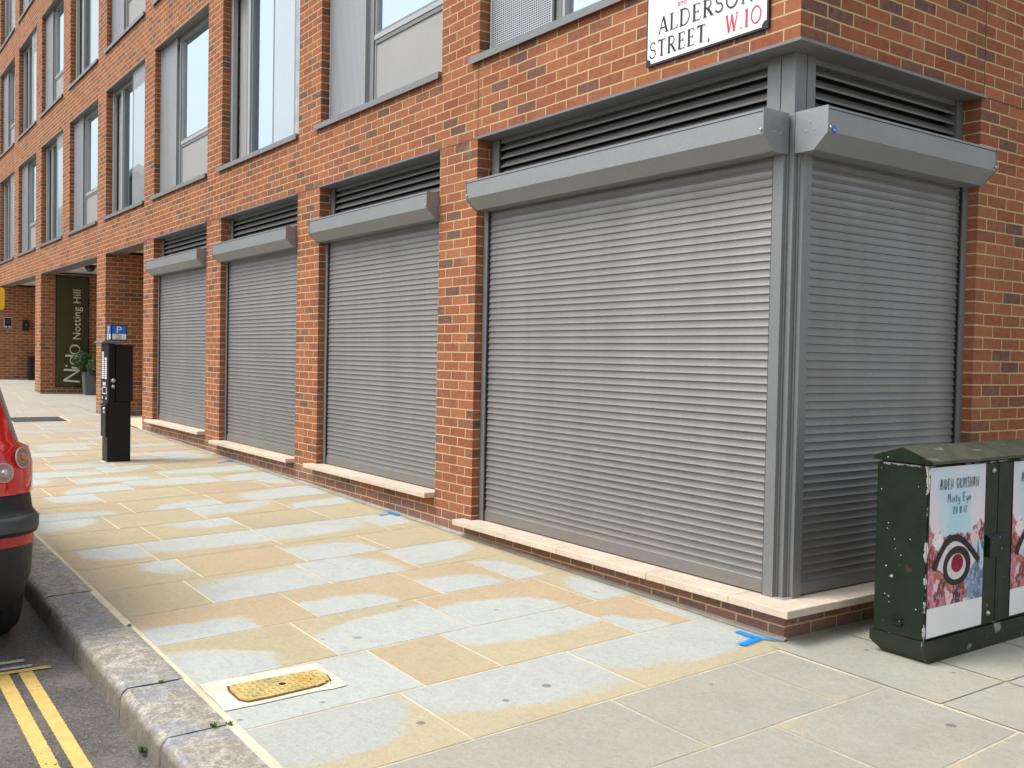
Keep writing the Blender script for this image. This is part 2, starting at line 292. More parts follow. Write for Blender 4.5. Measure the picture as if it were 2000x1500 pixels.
def poster_mat():
    m = NT('poster_collage'); uv = m.n('UVMap').outputs[0]; s = m.n('SeparateXYZ', {0: uv}); x, y = s.outputs[0], s.outputs[1]
    v = m.n('TexVoronoi', {'Vector': m.n('VectorMath', {0: m.noise(5, uv, 3, out=1), 1: (.25, .25, 0), 2: uv}, operation='MULTIPLY_ADD').outputs[0], 'Scale': 9.}); r = m.n('SeparateColor', {0: v.outputs['Color']}).outputs[0]
    col = m.ramp(r, [(0, (.16, .008, .02)), (.2, (.50, .13, .19)), (.36, (.75, .50, .56)), (.46, (.28, .02, .025)), (.6, (.84, .76, .79)), (.70, (.42, .10, .06)), (.82, (.72, .33, .38)), (.92, (.07, .012, .022))], 'CONSTANT')
    blue = m.ramp(r, [(0, (.08, .16, .30)), (.4, (.45, .62, .74)), (.7, (.15, .27, .42)), (1, (.7, .78, .82))], 'CONSTANT')
    col = m.mix(m.math('MULTIPLY', m.mr(m.math('ADD', x, m.math('MULTIPLY', m.noise(6, uv), .3)), .78, .86), m.mr(y, .55, .5)), col, blue)
    ln = m.noise(24, uv, 4, .8); col = m.mix(m.mr(ln, .5, .62, 0, .55), col, (.82, .72, .74)); col = m.mix(m.mr(m.noise(30, uv, 3), .6, .66, 0, .7), col, (.09, .02, .03))
    sky_ = m.mix(m.mr(m.noise(2.2, uv, 2), .38, .62), (.42, .68, .80), (.74, .72, .80))
    sky_ = m.mix(m.mr(m.math('ABSOLUTE', m.math('SUBTRACT', x, .5)), .2, .5, 0, .5), sky_, (.80, .62, .70))
    hz = m.math('ADD', y, m.math('MULTIPLY', m.math('SUBTRACT', m.noise(4.5, uv, 4), .5), .28)); hz = m.math('SUBTRACT', hz, m.math('MULTIPLY', m.math('POWER', m.math('ABSOLUTE', m.math('SUBTRACT', x, .5)), 2.), .35))
    col = m.mix(m.mr(hz, .575, .585), col, sky_)
    m.P(Base_Color=col, Roughness=.5); cr = m.noise(1, m.scl(uv, (26, 2, 1)), 3); m.bump(cr, .0015); return m.m
def text_mat(name, col, rough=.6): return simple(name, col, rough, var=.05)
def bark(): return simple('bark', (.10, .07, .045), .9, bump=.002)

M = dict(weed=simple('weed_green', (.07, .16, .03), .7), brick=brick_mat(), shut=metal_paint('shutter_aluminium', (.25, .248, .243), .38, .5, .35), frame=metal_paint('grey_frame_metal', (.215, .226, .232), .42, .3),
         light=metal_paint('pale_frame_metal', (.42, .435, .44), .45, .25), panel=metal_paint('grey_infill_panel', (.36, .362, .36), .5, .2, .04), hood=metal_paint('hood_metal', (.27, .288, .297), .42, .35),
         plate=metal_paint('lintel_steel', (.20, .20, .203), .45, .3), louv=metal_paint('louvre_metal', (.21, .21, .205), .5, .2), glass=glass_mat(), perf=perf_mat(),
         dark=simple('void_black', (.012, .012, .012), .9), room=simple('room_dark', (.05, .05, .05), .9), stone=ground_mat('cream_stone', (.56, .475, .38), (.68, .585, .475), (.48, .40, .32), 5, 100, .003),
         slab=slab_mat(), mortar=bed_mat(), kerb=kerb_mat(),
         asphalt=ground_mat('asphalt', (.10, .095, .088), (.21, .19, .165), (.035, .033, .032), 1.8, 45, .008, .9, (.30, .29, .27)), yellow=paint_line('yellow_road_paint', (.74, .53, .17), .47), white=paint_line('white_road_paint', (.62, .61, .56), .53),
         spray=spray_mat('blue_spray', (.0, .26, .75)), cab=cab_mat(), cabtop=cabtop_mat(), poster=poster_mat(), paper=simple('white_paper', (.78, .79, .80), .6, var=.04), chrome=simple('bolt_steel', (.6, .6, .6), .25, .9),
         joint=simple('joint_sealant', (.10, .05, .035), .9), black=simple('black_meter_paint', (.004, .0045, .005), .45, 0, .3, 120, .0004, .3), soffit=simple('white_soffit', (.62, .62, .58), .8), navy=simple('sign_blue', (.015, .13, .58), .4),
         signw=simple('enamel_white', (.80, .83, .86), .22, var=.03, coat=.5), signk=simple('enamel_black', (.012, .012, .018), .25), red=simple('enamel_red', (.60, .03, .07), .3), olive=simple('olive_banner', (.050, .047, .016), .6), cream=simple('cream_letters', (.75, .73, .62), .5),
         lead=simple('grey_planter', (.13, .15, .165), .55), bin=simple('black_bin', (.01, .01, .01), .5), amber=simple('yellow_plate', (.95, .55, .01), .45), ycover=None)

# ------------------------------------------------------------------ ground profile
ZT = [(8, -.14), (0, 0), (-3, .052), (-6, .104), (-9, .145), (-12.5, .212), (-15.4, .30), (-21.5, .437), (-27, .57), (-60, 1.3), (-150, 3.3)]
def zg(x):
    if x >= 8: return -.14
    for (a, za), (b, zb) in zip(ZT, ZT[1:]):
        if x >= b: return za+(zb-za)*(a-x)/(a-b)
    return ZT[-1][1]
KI, KO = -2.82, -3.10
# pavement: a mortar bed with the individual flagstones on it, one mesh
rows = [(3.7, 3.6), (3.05, 2.95), (2.45, 2.35), (1.95, 1.85), (1.45, 1.31), (.81, .70), (.265, .08), (-.32, -.53), (-.89, -1.14), (-1.51, -1.80), (-2.08, -2.43), (-2.68, -3.05), (-3.29, -3.62), (-3.90, -4.30), (-4.49, -4.92), (-5.09, -5.50), (-5.70, -6.12), (-6.32, -6.72), (-6.93, -7.33)]
x = -6.93
while x > -62: x -= random.choice((.52, .6, .6, .66)); rows.append((x, x-.4))
JY = {3: [-1.9, -.9], 4: [-.98], 5: [-1.365, -.52], 6: [-2.1, -1.12], 7: [-1.96, -1.515, -.585, -.14], 8: [-2.1, -1.29, -.35], 9: [-1.915, -1.06, -.47], 10: [-2.31, -1.535, -.84], 11: [-2.175, -1.43, -.735], 12: [-2.28, -1.365, -.395],
      13: [-2.08, -1.355, -.6], 14: [-2.24, -1.51, -.7], 15: [-1.955, -1.15], 16: [-2.05, -1.2, -.4], 17: [-2.39, -1.63, -.69], 18: [-2.025, -1.1]}
# (row, slab) -> hue, patch(cu, cv, ru, rv) in fractions of the slab, greyness
SP = {(6, 0): (.2, (.15, .45, .6, .5)), (6, 1): (.2, (.38, .5, .42, .6)), (6, 2): (.2, (.38, .5, .42, .6)), (6, 3): (.2, (.3, .5, .5, .6)),
      (7, 0): (.3, (.6, .5, .6, .6)), (7, 1): (.55, None), (7, 2): (.25, (.15, .5, .42, .55)), (7, 3): (.8, (.82, .2, .42, .34)), (7, 4): (.3, (.75, .5, .5, .6)), 
      (8, 0): (.1, (.8, .25, .55, .38)), (8, 1): (.15, (.72, .5, .52, .62)), (8, 2): (.75, (.62, .38, .28, .38)), (8, 3): (.2, (.7, .5, .5, .4)),
      (9, 0): (.65, (.78, .18, .36, .45)), (9, 1): (.6, (.72, .2, .30, .45)), (9, 2): (.7, (.68, .38, .30, .5)), (9, 3): (.2, (.5, .3, .4, .3)),
      (10, 0): (.1, None), (10, 1): (.2, (.65, .5, .5, .62)), (10, 2): (.6, (.5, .25, .6, .55)), (10, 3): (.15, (.4, .35, .42, .5)),
      (11, 0): (.05, (.2, .85, .5, .3)), (11, 1): (.6, None), (11, 2): (.15, (.5, .4, .3, .5)), (11, 3): (.2, None),
      (12, 0): (.6, (.3, .6, .45, .38)), (12, 1): (.5, (.3, .55, .45, .6)), (12, 2): (.3, (.35, .45, .4, .55)), (12, 3): (.25, (.4, .4, .35, .5)),
      (13, 0): (.1, None), (13, 1): (.15, (.2, .65, .4, .45)), (13, 2): (.1, None), (13, 3): (.3, None), (14, 0): (.1, (.3, .2, .4, .7)), (14, 1): (.2, None)}
pv = MB()
xs = [12, 8, 5, 3, 2, 1, 0, -1, -2, -3, -4.5, -6, -7.5, -9, -12.5, -15.4, -21.5, -27, -40, -60, -70]
for a, b in zip(xs, xs[1:]): pv.face([(b, KI-.03, zg(b)), (a, KI-.03, zg(a)), (a, 0 if a <= 0 else 30, zg(a)), (b, 0 if a <= 0 else 30, zg(b))], mi=1)
pv.face([(-30, 0, zg(-30)), (0, 0, -.06), (0, 6, -.06), (-30, 6, zg(-30))], mi=1)
def slab(r0, r1, y0, y1, hue, patch, grey, g=.0065):
    X = lambda r, y: r[0]+(r[1]-r[0])*(y-KI)/(-KI)
    w = abs(r0[0]-r1[0])-2*g; L = (y1-y0)-2*g
    q = [(X(r1, y0)+g, y0+g), (X(r0, y0)-g, y0+g), (X(r0, y1)-g, y1-g), (X(r1, y1)+g, y1-g)]
    uv = [(0, 0), (w, 0), (w, L), (0, L)]
    if patch:
        cu, cv, ru, rv = patch; g_ = random.uniform(.12, .4)
        cu += (-g_ if cu < .5 else g_); ru += g_*.95; g_ = random.uniform(.1, .4); cv += (-g_ if cv < .5 else g_); rv += g_*.95
        sa = (random.random(), cu*w, cv*L, grey); sb = (ru*w, rv*L, 1., hue)
    else: sa = (random.random(), 0, 0, grey); sb = (.1, .1, 0., hue)
    pv.face([(x, y, zg(x)+.0018) for x, y in q], uv, 0, ex={'sa': sa, 'sb': sb})
for i, (r0, r1) in enumerate(zip(rows, rows[1:])):
    js = JY.get(i)
    if js is None:
        js = []; y = KI+random.uniform(.4, .95)
        while y < -.25: js.append(y); y += random.uniform(.55, .95)
    yend = 0 if r0[0] < .3 else -.16
    js = [KI+.005]+[j for j in js if j < yend-.05]+[yend]
    for k, (a, b) in enumerate(zip(js, js[1:])):
        gy = min(1, max(0, (r0[0]-.02)/.5)) if r0[0] > 0 else 0
        if i == 6: gy = .25 if k == 0 else .15
        if (i, k) in SP: hue, pt = SP[(i, k)]
        else:
            hue = random.random(); pt = None if random.random() < .35 else (random.uniform(.2, .8), random.uniform(.15, .85), random.uniform(.3, .5), random.uniform(.4, .7))
            if gy > .5: hue = .2; pt = (random.uniform(.4, .6), .5, .6, .65)
        slab(r0, r1, a, b, hue, pt, gy)
# side-street flags and the recess behind the arcade
yy = -.15
while yy < 9:
    h = random.choice((.55, .62, .7)); x0 = .0
    while x0 < 4.5:
        L = random.uniform(.6, 1.0); xa, xb = x0+.005, x0+L-.005
        if not (yy < 0 and xa < .1) or True:
            q = [(max(xa, .02) , yy+.005), (xb, yy+.005), (xb, yy+h-.005), (max(xa, .02), yy+h-.005)]
            pv.face([(x_, y_, zg(x_)+.0045) for x_, y_ in q], [(0, 0), (L, 0), (L, h), (0, h)], 0, ex={'sa': (random.random(), L/2, h/2, .85), 'sb': (L*.6, h*.6, 1., .2)})
        x0 += L
    yy += h
x = -12.42
while x > -29:
    y = .0
    while y < 3:
        L = random.uniform(.6, .9); q = [(x-.595, y+.005), (x-.005, y+.005), (x-.005, y+L-.005), (x-.595, y+L-.005)]
        pv.face([(a, b, zg(a)+.0045) for a, b in q], [(0, 0), (.59, 0), (.59, L), (0, L)], 0, ex={'sa': (random.random(), .3, .3, .2), 'sb': (.3, .5, 1., random.random())}); y += L
    x -= .6
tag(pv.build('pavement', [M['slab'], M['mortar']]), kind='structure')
# kerb stones
kb = MB(); kx = [4.6, 3.4, 2.3, 1.2, .55, -.41, -1.01, -1.93, -2.75, -3.9]
x = -3.9
while x > -60: x -= random.uniform(.8, 1.1); kx.append(x)
for a, b in zip(kx, kx[1:]):
    n = 30; dz = random.uniform(-.003, .004)
    ring = []
    for k in range(n+1):
        X = a-.004+(b-a+.008)*k/n; z = zg(X)+dz; e = .008 if k in (0, n) else 0
        nn = lambda s, f=9: noise.noise(Vector((X*f, s*3.7, a)))
        ring.append([(X, KI-.004, z-.02), (X, KI-.004, zg(X)-.001), (X, KI-.03, z+.002), (X, -2.92, z+.004+.004*nn(1)-e*.3), (X, -3.0, z+.003+.005*nn(2)-e*.4), (X, -3.072+.006*nn(3, 14), z+.002+.004*nn(4, 14)-e*.3), (X, -3.094+.008*nn(5, 14), z-.014-e*.5+.005*nn(8, 20)), (X, -3.102+.008*nn(6, 14), z-.045), (X, -3.104+.007*nn(7, 14), z-.10), (X, -3.108, z-.17)])
    for p, q in zip(ring, ring[1:]):
        for j in range(len(p)-1): kb.face([p[j], p[j+1], q[j+1], q[j]], smooth=(j > 4))
    kb.face(ring[0][::-1]); kb.face(ring[-1])
tag(kb.build('kerb', M['kerb'], merge=True), kind='structure')
# road
rd = MB(); 
for a, b in zip(xs, xs[1:]): rd.face([(b, -13, zg(b)-.13), (a, -13, zg(a)-.13), (a, -3.08, zg(a)-.13), (b, -3.08, zg(b)-.13)])
rd.face([(-70, -120, 1.0), (12, -120, -.30), (12, -13, -.27), (-70, -13, 1.39)]); rd.face([(12, -120, -.27), (90, -120, -.27), (90, 120, -.27), (12, 120, -.27)]); rd.face([(-190, -120, 3), (-70, -120, 1.0), (-70, 6, 1.39), (-190, 6, 3.5)])
tag(rd.build('road', M['asphalt']), kind='structure')
def strip(name, pts, wd, mat, dz=.004, n=1):
    mb = MB()
    for (x0, y0), (x1, y1) in zip(pts, pts[1:]):
        d = Vector((x1-x0, y1-y0)).normalized(); nn = Vector((-d.y, d.x))*wd/2; L = (Vector((x1, y1))-Vector((x0, y0))).length; k = max(1, int(L/.4))
        for i in range(k):
            a = Vector((x0, y0)).lerp(Vector((x1, y1)), i/k); b = Vector((x0, y0)).lerp(Vector((x1, y1)), (i+1)/k)
            q = [a-nn, b-nn, b+nn, a+nn]
            mb.face([(p.x, p.y, zg(p.x)-.13+dz) for p in q], [(0, 0), (0, 1), (1, 1), (1, 0)])
    return mb.build(name, mat)
tag(strip('yellow_line', [(-1.86, -3.335), (0, -3.335), (5, -3.33)], .066, M['yellow']), 'yellow no-parking line nearer the kerb, worn at the edges', 'road marking', 'double yellow lines')
tag(strip('yellow_line', [(-1.86, -3.437), (0, -3.437), (5, -3.43)], .066, M['yellow']), 'yellow no-parking line farther from the kerb, cut by the left edge', 'road marking', 'double yellow lines')
tag(strip('yellow_line', [(-1.865, -3.22), (-1.865, -3.47)], .045, M['yellow'], .007), 'short yellow bar across the end of the double yellow lines', 'road marking')
tag(strip('white_line', [(-1.93, -3.29), (-1.93, -5.2)], .035, M['white'], .006), 'thin white bay line next to the yellow end bar', 'road marking', 'white parking bay lines')
tag(strip('white_line', [(-2.03, -3.31), (-2.03, -5.2)], .045, M['white'], .006), 'thicker white bay line nearer the red car', 'road marking', 'white parking bay lines')
def spray(strokes, label):
    mb = MB()
    for k, (pts, wd, al) in enumerate(strokes):
        for (x0, y0), (x1, y1) in zip(pts, pts[1:]):
            d = Vector((x1-x0, y1-y0)).normalized(); nn = Vector((-d.y, d.x))*wd/2; a, b = Vector((x0, y0)), Vector((x1, y1))
            mb.face([(p.x, p.y, zg(p.x)+.008+.0015*k) for p in (a-nn, b-nn, b+nn, a+nn)], [(0, al), (0, al), (1, al), (1, al)])
    tag(mb.build('spray_mark', M['spray']), label, 'paint mark', 'blue spray marks on the pavement')
spray([([(-.235, -.10), (-.075, -.115)], .10, 1), ([(-.055, -.275), (-.085, -.10)], .10, 1), ([(-.12, -.115), (-.01, -.055)], .05, .75), ([(-.16, -.085), (.02, -.03)], .05, .45)], 'bright blue sprayed arrow beside the brick corner')
spray([([(-4.24, .0), (-4.19, -.19)], .05, 1), ([(-4.30, -.04), (-4.10, -.05)], .07, 1), ([(-4.4, -.02), (-4.1, -.02)], .04, .8)], 'small blue sprayed cross under the widest narrow shutter sill')
spray([([(-8.33, -.0), (-8.16, -.25)], .06, 1), ([(-8.42, -.04), (-8.2, -.05)], .08, 1)], 'farthest blue spray mark, by the base of the wall')
# mortar fillet where paving meets the brick
fl = MB()
for i in range(60):
    x0 = .02-i*.21; x1 = x0-.21; w0 = .035+.02*noise.noise(Vector((x0*2, 0, 3))); w1 = .035+.02*noise.noise(Vector((x1*2, 0, 3)))
    fl.face([(x1, -w1, zg(x1)+.006), (x0, -w0, zg(x0)+.006), (x0, .0, zg(x0)+.022), (x1, .0, zg(x1)+.022)])
for i in range(10):
    y0, y1 = i*.2, i*.2+.2; fl.face([(.03, y0, zg(0)+.004), (.035, y1, zg(0)+.004), (0, y1, .012), (0, y0, .012)])
tag(fl.build('mortar_fillet', ground_mat('cement', (.30, .28, .235), (.40, .37, .31), (.2, .18, .15), 6, 90)), kind='structure')

def weed(x, y, z, label, seed, hh=.03):
    rnd = random.Random(seed); o = empty('weed', (x, y, z)); tag(o, label, 'weed', 'small weeds along the kerb'); mb = MB()
    for i in range(26):
        a = rnd.uniform(0, 6.28); l = rnd.uniform(.4, 1)*hh; w_ = .0022; d = Vector((math.cos(a), math.sin(a), 0)); b = Vector((rnd.uniform(-.014, .014), rnd.uniform(-.009, .009), 0)); n_ = Vector((-d.y, d.x, 0))*w_
        m_ = b+d*l*.35+Vector((0, 0, l*.7)); t_ = b+d*l*.9+Vector((0, 0, l*rnd.uniform(.5, 1)))
        mb.face([b-n_, b+n_, m_+n_, m_-n_]); mb.face([m_-n_, m_+n_, t_])
    mb.build('leaves', M['weed'], o)
weed(-.60, -3.118, zg(-.6)-.12, 'green weed at the foot of the kerb in the gutter', 1, .045)
weed(-.41, -2.90, zg(-.41)+.002, 'weed growing in the joint between two kerb stones', 2, .022); weed(-.405, -2.84, zg(-.4)+.002, 'tiny weed where the kerb joint meets the paving', 4, .016)
weed(-1.01, -2.93, zg(-1)+.002, 'weed in the kerb joint beside the rusty yellow cover', 3, .014); weed(-1.94, -2.83, zg(-1.9)+.001, 'pale weed between the kerb and a buff slab', 6, .012)
# ------------------------------------------------------------------ the building
B = empty('brick_building'); tag(B, 'long red brick building with grey framed windows and a brick colonnade', 'building')
def U(X):
    T = [(40, 40/.2243), (0, 0), (-3.028, -13.5), (-5.9205, -26.5), (-8.867, -39.5), (-11.862, -52.5)]
    for (a, ua), (b, ub) in zip(T, T[1:]):
        if X >= b: return ua+(ub-ua)*(a-X)/(a-b)
    return -52.5+(X+11.862)/.2308
W_ = MB()
def wl(x0, x1, z0, z1, y0=0., y1=.35, ends=True, top=True):
    """brick block on the street face; x0<x1"""
    Y = y0
    W_.face([(x0, Y, z0), (x1, Y, z0), (x1, Y, z1), (x0, Y, z1)], [(U(x0)*.225-.005, z0), (U(x1)*.225-.005, z0), (U(x1)*.225-.005, z1), (U(x0)*.225-.005, z1)])
    if ends:
        u = (U(x1)+.5)*.225+.005; W_.face([(x1, Y, z0), (x1, y1, z0), (x1, y1, z1), (x1, Y, z1)], [(u, z0), (u+y1-Y, z0), (u+y1-Y, z1), (u, z1)])
        u = (U(x0)+.5)*.225-.005; W_.face([(x0, y1, z0), (x0, Y, z0), (x0, Y, z1), (x0, y1, z1)], [(u-(y1-Y), z0), (u, z0), (u, z1), (u-(y1-Y), z1)])
    if top:
        W_.face([(x0, Y, z1), (x1, Y, z1), (x1, y1, z1), (x0, y1, z1)], [(x0, Y), (x1, Y), (x1, y1), (x0, y1)]); W_.face([(x0, y1, z0), (x1, y1, z0), (x1, Y, z0), (x0, Y, z0)], [(x0, y1), (x1, y1), (x1, Y), (x0, Y)])
O = [(-3.028, 0), (-5.9205, -3.5805), (-8.867, -6.473), (-11.862, -9.42), (-14.86, -12.414), (-17.87, -15.49), (-20.88, -18.53), (-23.88, -21.53), (-26.88, -24.53), (-29.88, -27.53), (-32.88, -30.53)]
XE = -34
ZL = 3.15
# ground storey
wl(-3.028, 0, -.3, .15, ends=False); wl(-3.5805, -3.028, -.3, ZL); wl(-5.9205, -3.5805, -.3, .30, ends=False); wl(-6.473, -5.9205, -.3, ZL); wl(-8.867, -6.473, -.3, .30, ends=False)
wl(-9.42, -8.867, -.3, ZL); wl(-11.862, -9.42, -.3, .375, ends=False); wl(-12.414, -11.862, -.3, ZL); W_.face([(-12.414, 3, -.3), (-12.414, .35, -.3), (-12.414, .35, 3.3), (-12.414, 3, 3.3)], [(3, -.3), (.35, -.3), (.35, 3.3), (3, 3.3)])
wl(-15.49, -14.84, -.3, ZL, y1=3.2); wl(-21.53, -20.87, -.3, ZL, y1=3.2); wl(-27.5, -26.83, -.3, ZL, y1=3.2); wl(XE, -27.5, -.3, ZL, ends=False)
W_.face([(-28, 3.2, -.3), (-12.4, 3.2, -.3), (-12.4, 3.2, 3.4), (-28, 3.2, 3.4)], [(-28, -.3), (-12.4, -.3), (-12.4, 3.4), (-28, 3.4)])
FL = [(3.755, 5.97), (6.655, 8.86), (9.555, 11.75)]
zb = ZL
for (s, t) in FL:
    wl(XE, 0, zb, s, ends=False); zb = t
    for (a, b), (a2, b2) in zip(O, O[1:]): wl(b2, a, s, t)
    wl(-1.25, 0, s, t, ends=False); W_.face([(-1.25, .35, s), (-1.25, 0, s), (-1.25, 0, t), (-1.25, .35, t)], [(-.35, s), (0, s), (0, t), (-.35, t)])
    wl(XE, O[-1][0], s, t)
wl(XE, 0, zb, 13.2, ends=False)
# side-street face
BY = 1.76
def wr(y0, y1, z0, z1, u0=.1175, d=.35):
    W_.face([(0, y0, z0), (0, y1, z0), (0, y1, z1), (0, y0, z1)], [(u0, z0), (u0+y1-y0, z0), (u0+y1-y0, z1), (u0, z1)])
wr(0, BY, -.3, .15); W_.face([(0, 0, .15), (0, BY, .15), (-.35, BY, .15), (-.35, 0, .15)]); wr(BY, 14, -.3, ZL, .1175); W_.face([(-.35, BY, -.3), (0, BY, -.3), (0, BY, ZL), (-.35, BY, ZL)], [(.355, -.3), (.005, -.3), (.005, ZL), (.355, ZL)])
wr(0, 14, ZL, 13.2); W_.face([(-.35, 0, ZL), (-.35, BY, ZL), (0, BY, ZL), (0, 0, ZL)])
W_.face([(XE, 0, 13.2), (0, 0, 13.2), (0, 14, 13.2), (XE, 14, 13.2)]); W_.face([(XE, 14, -.3), (XE, 0, -.3), (XE, 0, 13.2), (XE, 14, 13.2)], [(14, 0), (0, 0), (0, 13), (14, 13)]); W_.face([(0, 14, -.3), (XE, 14, -.3), (XE, 14, 13.2), (0, 14, 13.2)])
W_.build('wall', M['brick'], B)
# dark linings behind the openings
dk = MB(); dk.face([(XE, .55, 3.6), (-.6, .55, 3.6), (-.6, .55, 12), (XE, .55, 12)]); dk.face([(-12.3, .36, 0), (-.36, .36, 0), (-.36, .36, 3.3), (-12.3, .36, 3.3)]); dk.face([(-.36, .36, 0), (-.36, 3, 0), (-.36, 3, 3.3), (-.36, .36, 3.3)])
dk.build('inner_lining', M['room'], B)
j = .0035; JB = lambda *a: MB().box(*a).build('movement_joint', M['joint'], B)
for x_ in (-3.03, -9.46, -15.5): JB(x_-j, x_+j, -.0012, .01, ZL, 3.75)
for a, b in ((-3.58, -3.03), (-6.47, -5.93), (-9.42, -8.87), (-12.41, -11.87)): JB(a+.002, b-.002, -.0012, .01, ZL-j, ZL+j)
JB(-.01, .0012, 1.782, 1.790, ZL+j, 13); JB(-.01, .0012, 1.79, 6, ZL-j, ZL+j)
sf = MB(); sf.face([(-27, 3.2, 3.2), (-12.4, 3.2, 3.2), (-12.4, .24, 3.2), (-27, .24, 3.2)]); sf.build('soffit', M['soffit'], B)
for a, b in ((-14.84, -12.414), (-20.87, -15.49), (-26.83, -21.53)): MB().box(a, b, -.006, .24, 3.135, 3.149).box(a, b, .225, .24, 3.149, 3.22).build('lintel_plate', M['plate'], B)

def lintel(x0, x1, parent, right=False):
    mb = MB()
    if not right: mb.box(x0, x1, -.022, .15, ZL-.013, ZL-.002); mb.box(x0, x1, -.022, -.014, ZL-.002, ZL+.004)
    return mb.build('lintel_plate', M['plate'], parent, bevel=.0015)
for a, b in O[1:4]: lintel(a-.0, b, B)
MB().box(-3.028, .022, -.022, .15, ZL-.013, ZL-.002).box(-.15, .022, .15, BY+.03, ZL-.013, ZL-.002).box(-3.028, .022, -.022, -.014, ZL-.002, ZL+.004).box(.014, .022, -.014, BY+.03, ZL-.002, ZL+.004).build('lintel_plate', M['plate'], B)
# stone sills
def sill(x0, x1, z0, y0=-.10, cuts=()):
    e = sorted([x0, *cuts, x1])
    s = MB()
    for a, b in zip(e, e[1:]): s.box(a+.0015, b-.0015, y0, .3, z0, z0+.042)
    s.build('stone_sill', M['stone'], B, bevel=.004)
sill(-5.9205-.10, -3.5805+.0, .30, cuts=(-5.0, -4.3)); sill(-8.867-.10, -6.473, .30, cuts=(-8.1, -7.5)); sill(-11.862-.10, -9.42, .375, cuts=(-10.7,))
s = MB()
for a, b in zip((-3.14, -2.42, -1.82, -.95, -.3), (-2.423, -1.823, -.953, -.303, .1)): s.box(a, b, -.105, .3, .15, .192)
for a, b in zip((.302, .95), (.947, 1.759)): s.box(-.3, .1, a, b, .15, .192)
s.build('stone_sill', M['stone'], B, bevel=.004)
# corner post (fixed metal of the corner glazing)
MB().box(-.215, -.12, .12, .215, .192, ZL-.014).build('corner_post', M['frame'], B, bevel=.002)

# local frames: x along the facade, y into the wall; the side street face is turned by 90 degrees
def louvre(x0, x1, parent, rz=0, pad=.09):
    o = empty('louvre', rz=rz, parent=parent)
    f = MB(); zt, zb_ = ZL-.014, 2.62
    f.box(x0, x0+pad, .12, .19, zb_, zt); f.box(x0+pad, x0+pad+.008, .13, .19, zb_, zt, 1); f.box(x1-pad, x1, .12, .19, zb_, zt); f.box(x0+pad, x1-pad, .135, .19, zt-.03, zt); f.build('frame', [M['frame'], M['dark']], o)
    b = MB(); z = zt-.075
    while z > zb_:
        b.prism([(.133, z), (.133, z-.012), (.137, z-.012), (.185, z+.044), (.19, z+.05), (.185, z+.05)], x0+pad, x1-pad); z -= .064
    b.build('blade', M['louv'], o); MB().face([(x0+pad, .24, zb_), (x1-pad, .24, zb_), (x1-pad, .24, zt), (x0+pad, .24, zt)]).build('backing', M['dark'], o)
louvre(-3.0, -.22, B); louvre(.22, BY-.0, B, R(90), .07)
for a, b in O[1:4]: louvre(a, b, B)

# upper windows
def window(L, Rr, zs, zt, typ):
    w = empty('window', (L, 0, zs), 0, B); W = Rr-L; H = zt-zs
    MB().box(-.10, W, -.035, .10, .0, .024).box(-.10, W, -.035, -.029, -.03, .0).build('sill', M['frame'], w)
    MB().box(0, W, -.015, .20, H-.012, H-.002).build('head_plate', M['plate'], w)
    f, g, p, s = MB(), MB(), MB(), MB()
    f.box(0, .03, .10, .2, .024, H-.012); f.box(.0, W, .12, .2, H-.09, H-.012)
    if typ == 'A':
        a, b = .05, min(.80, W*.34); 
        s.face([(a, .085, .03), (b, .085, .03), (b, .085, H-.02), (a, .085, H-.02)]); e = .018
        f.box(a-e, a, .075, .095, .03, H-.02, 1); f.box(b, b+e, .075, .095, .03, H-.02, 1)
        f.box(b+.06, b+.13, .105, .2, .024, H-.09); f.box(b+.13, b+.15, .12, .2, .024, H-.09, 1)
        t = H*.295; x0 = b+.15
        f.box(x0-.03, W, .11, .19, t, t+.045, 1); f.box(x0-.03, W, .125, .19, t+.045, t+.075); f.box(x0-.02, W, .118, .19, t-.04, t)
        p.box(x0, W, .13, .16, .024, t-.04); g.face([(x0, .15, t+.075), (W, .15, t+.075), (W, .15, H-.09), (x0, .15, H-.09)])
        MB().face([(.03, .2, .024), (b+.1, .2, .024), (b+.1, .2, H-.09), (.03, .2, H-.09)]).build('backing', M['frame'], w)
    elif typ == 'B':
        f.box(.03, .085, .10, .16, .024, H-.012, 1); x0 = .52
        p.box(.085, x0, .19, .21, .024, H-.09); f.box(x0, x0+.07, .12, .2, .024, H-.09); f.box(x0+.07, x0+.13, .11, .2, .024, H-.09, 1); f.box(x0+.13, x0+.17, .13, .2, .024, H-.09); x0 += .17
        g.face([(x0, .17, .024), (W, .17, .024), (W, .17, H-.09), (x0, .17, H-.09)])
        a = W-.80*W/2.35; s.face([(a, .04, .03), (W-.01, .04, .03), (W-.01, .04, H-.02), (a, .04, H-.02)]); f.box(a-.012, a, .035, .05, .03, H-.02, 1)
    else:
        a, b = .05, .79
        s.face([(a, .085, .03), (b, .085, .03), (b, .085, H-.02), (a, .085, H-.02)]); f.box(a-.02, a, .075, .095, .03, H-.02, 1); f.box(b, b+.02, .075, .095, .03, H-.02, 1)
        f.box(b+.03, b+.09, .105, .2, .024, H-.09); f.box(b+.09, b+.12, .11, .2, .024, H-.09, 1); g.face([(b+.12, .15, .024), (W, .15, .024), (W, .15, H-.09), (b+.12, .15, H-.09)])
        MB().face([(.03, .2, .024), (b+.1, .2, .024), (b+.1, .2, H-.09), (.03, .2, H-.09)]).build('backing', M['room'], w)
    f.build('frame', [M['frame'], M['light']], w, bevel=.002); g.build('glass', M['glass'], w); s.build('perforated_screen', M['perf'], w)
    if p.f: p.build('panel', M['panel'], w)
    return w
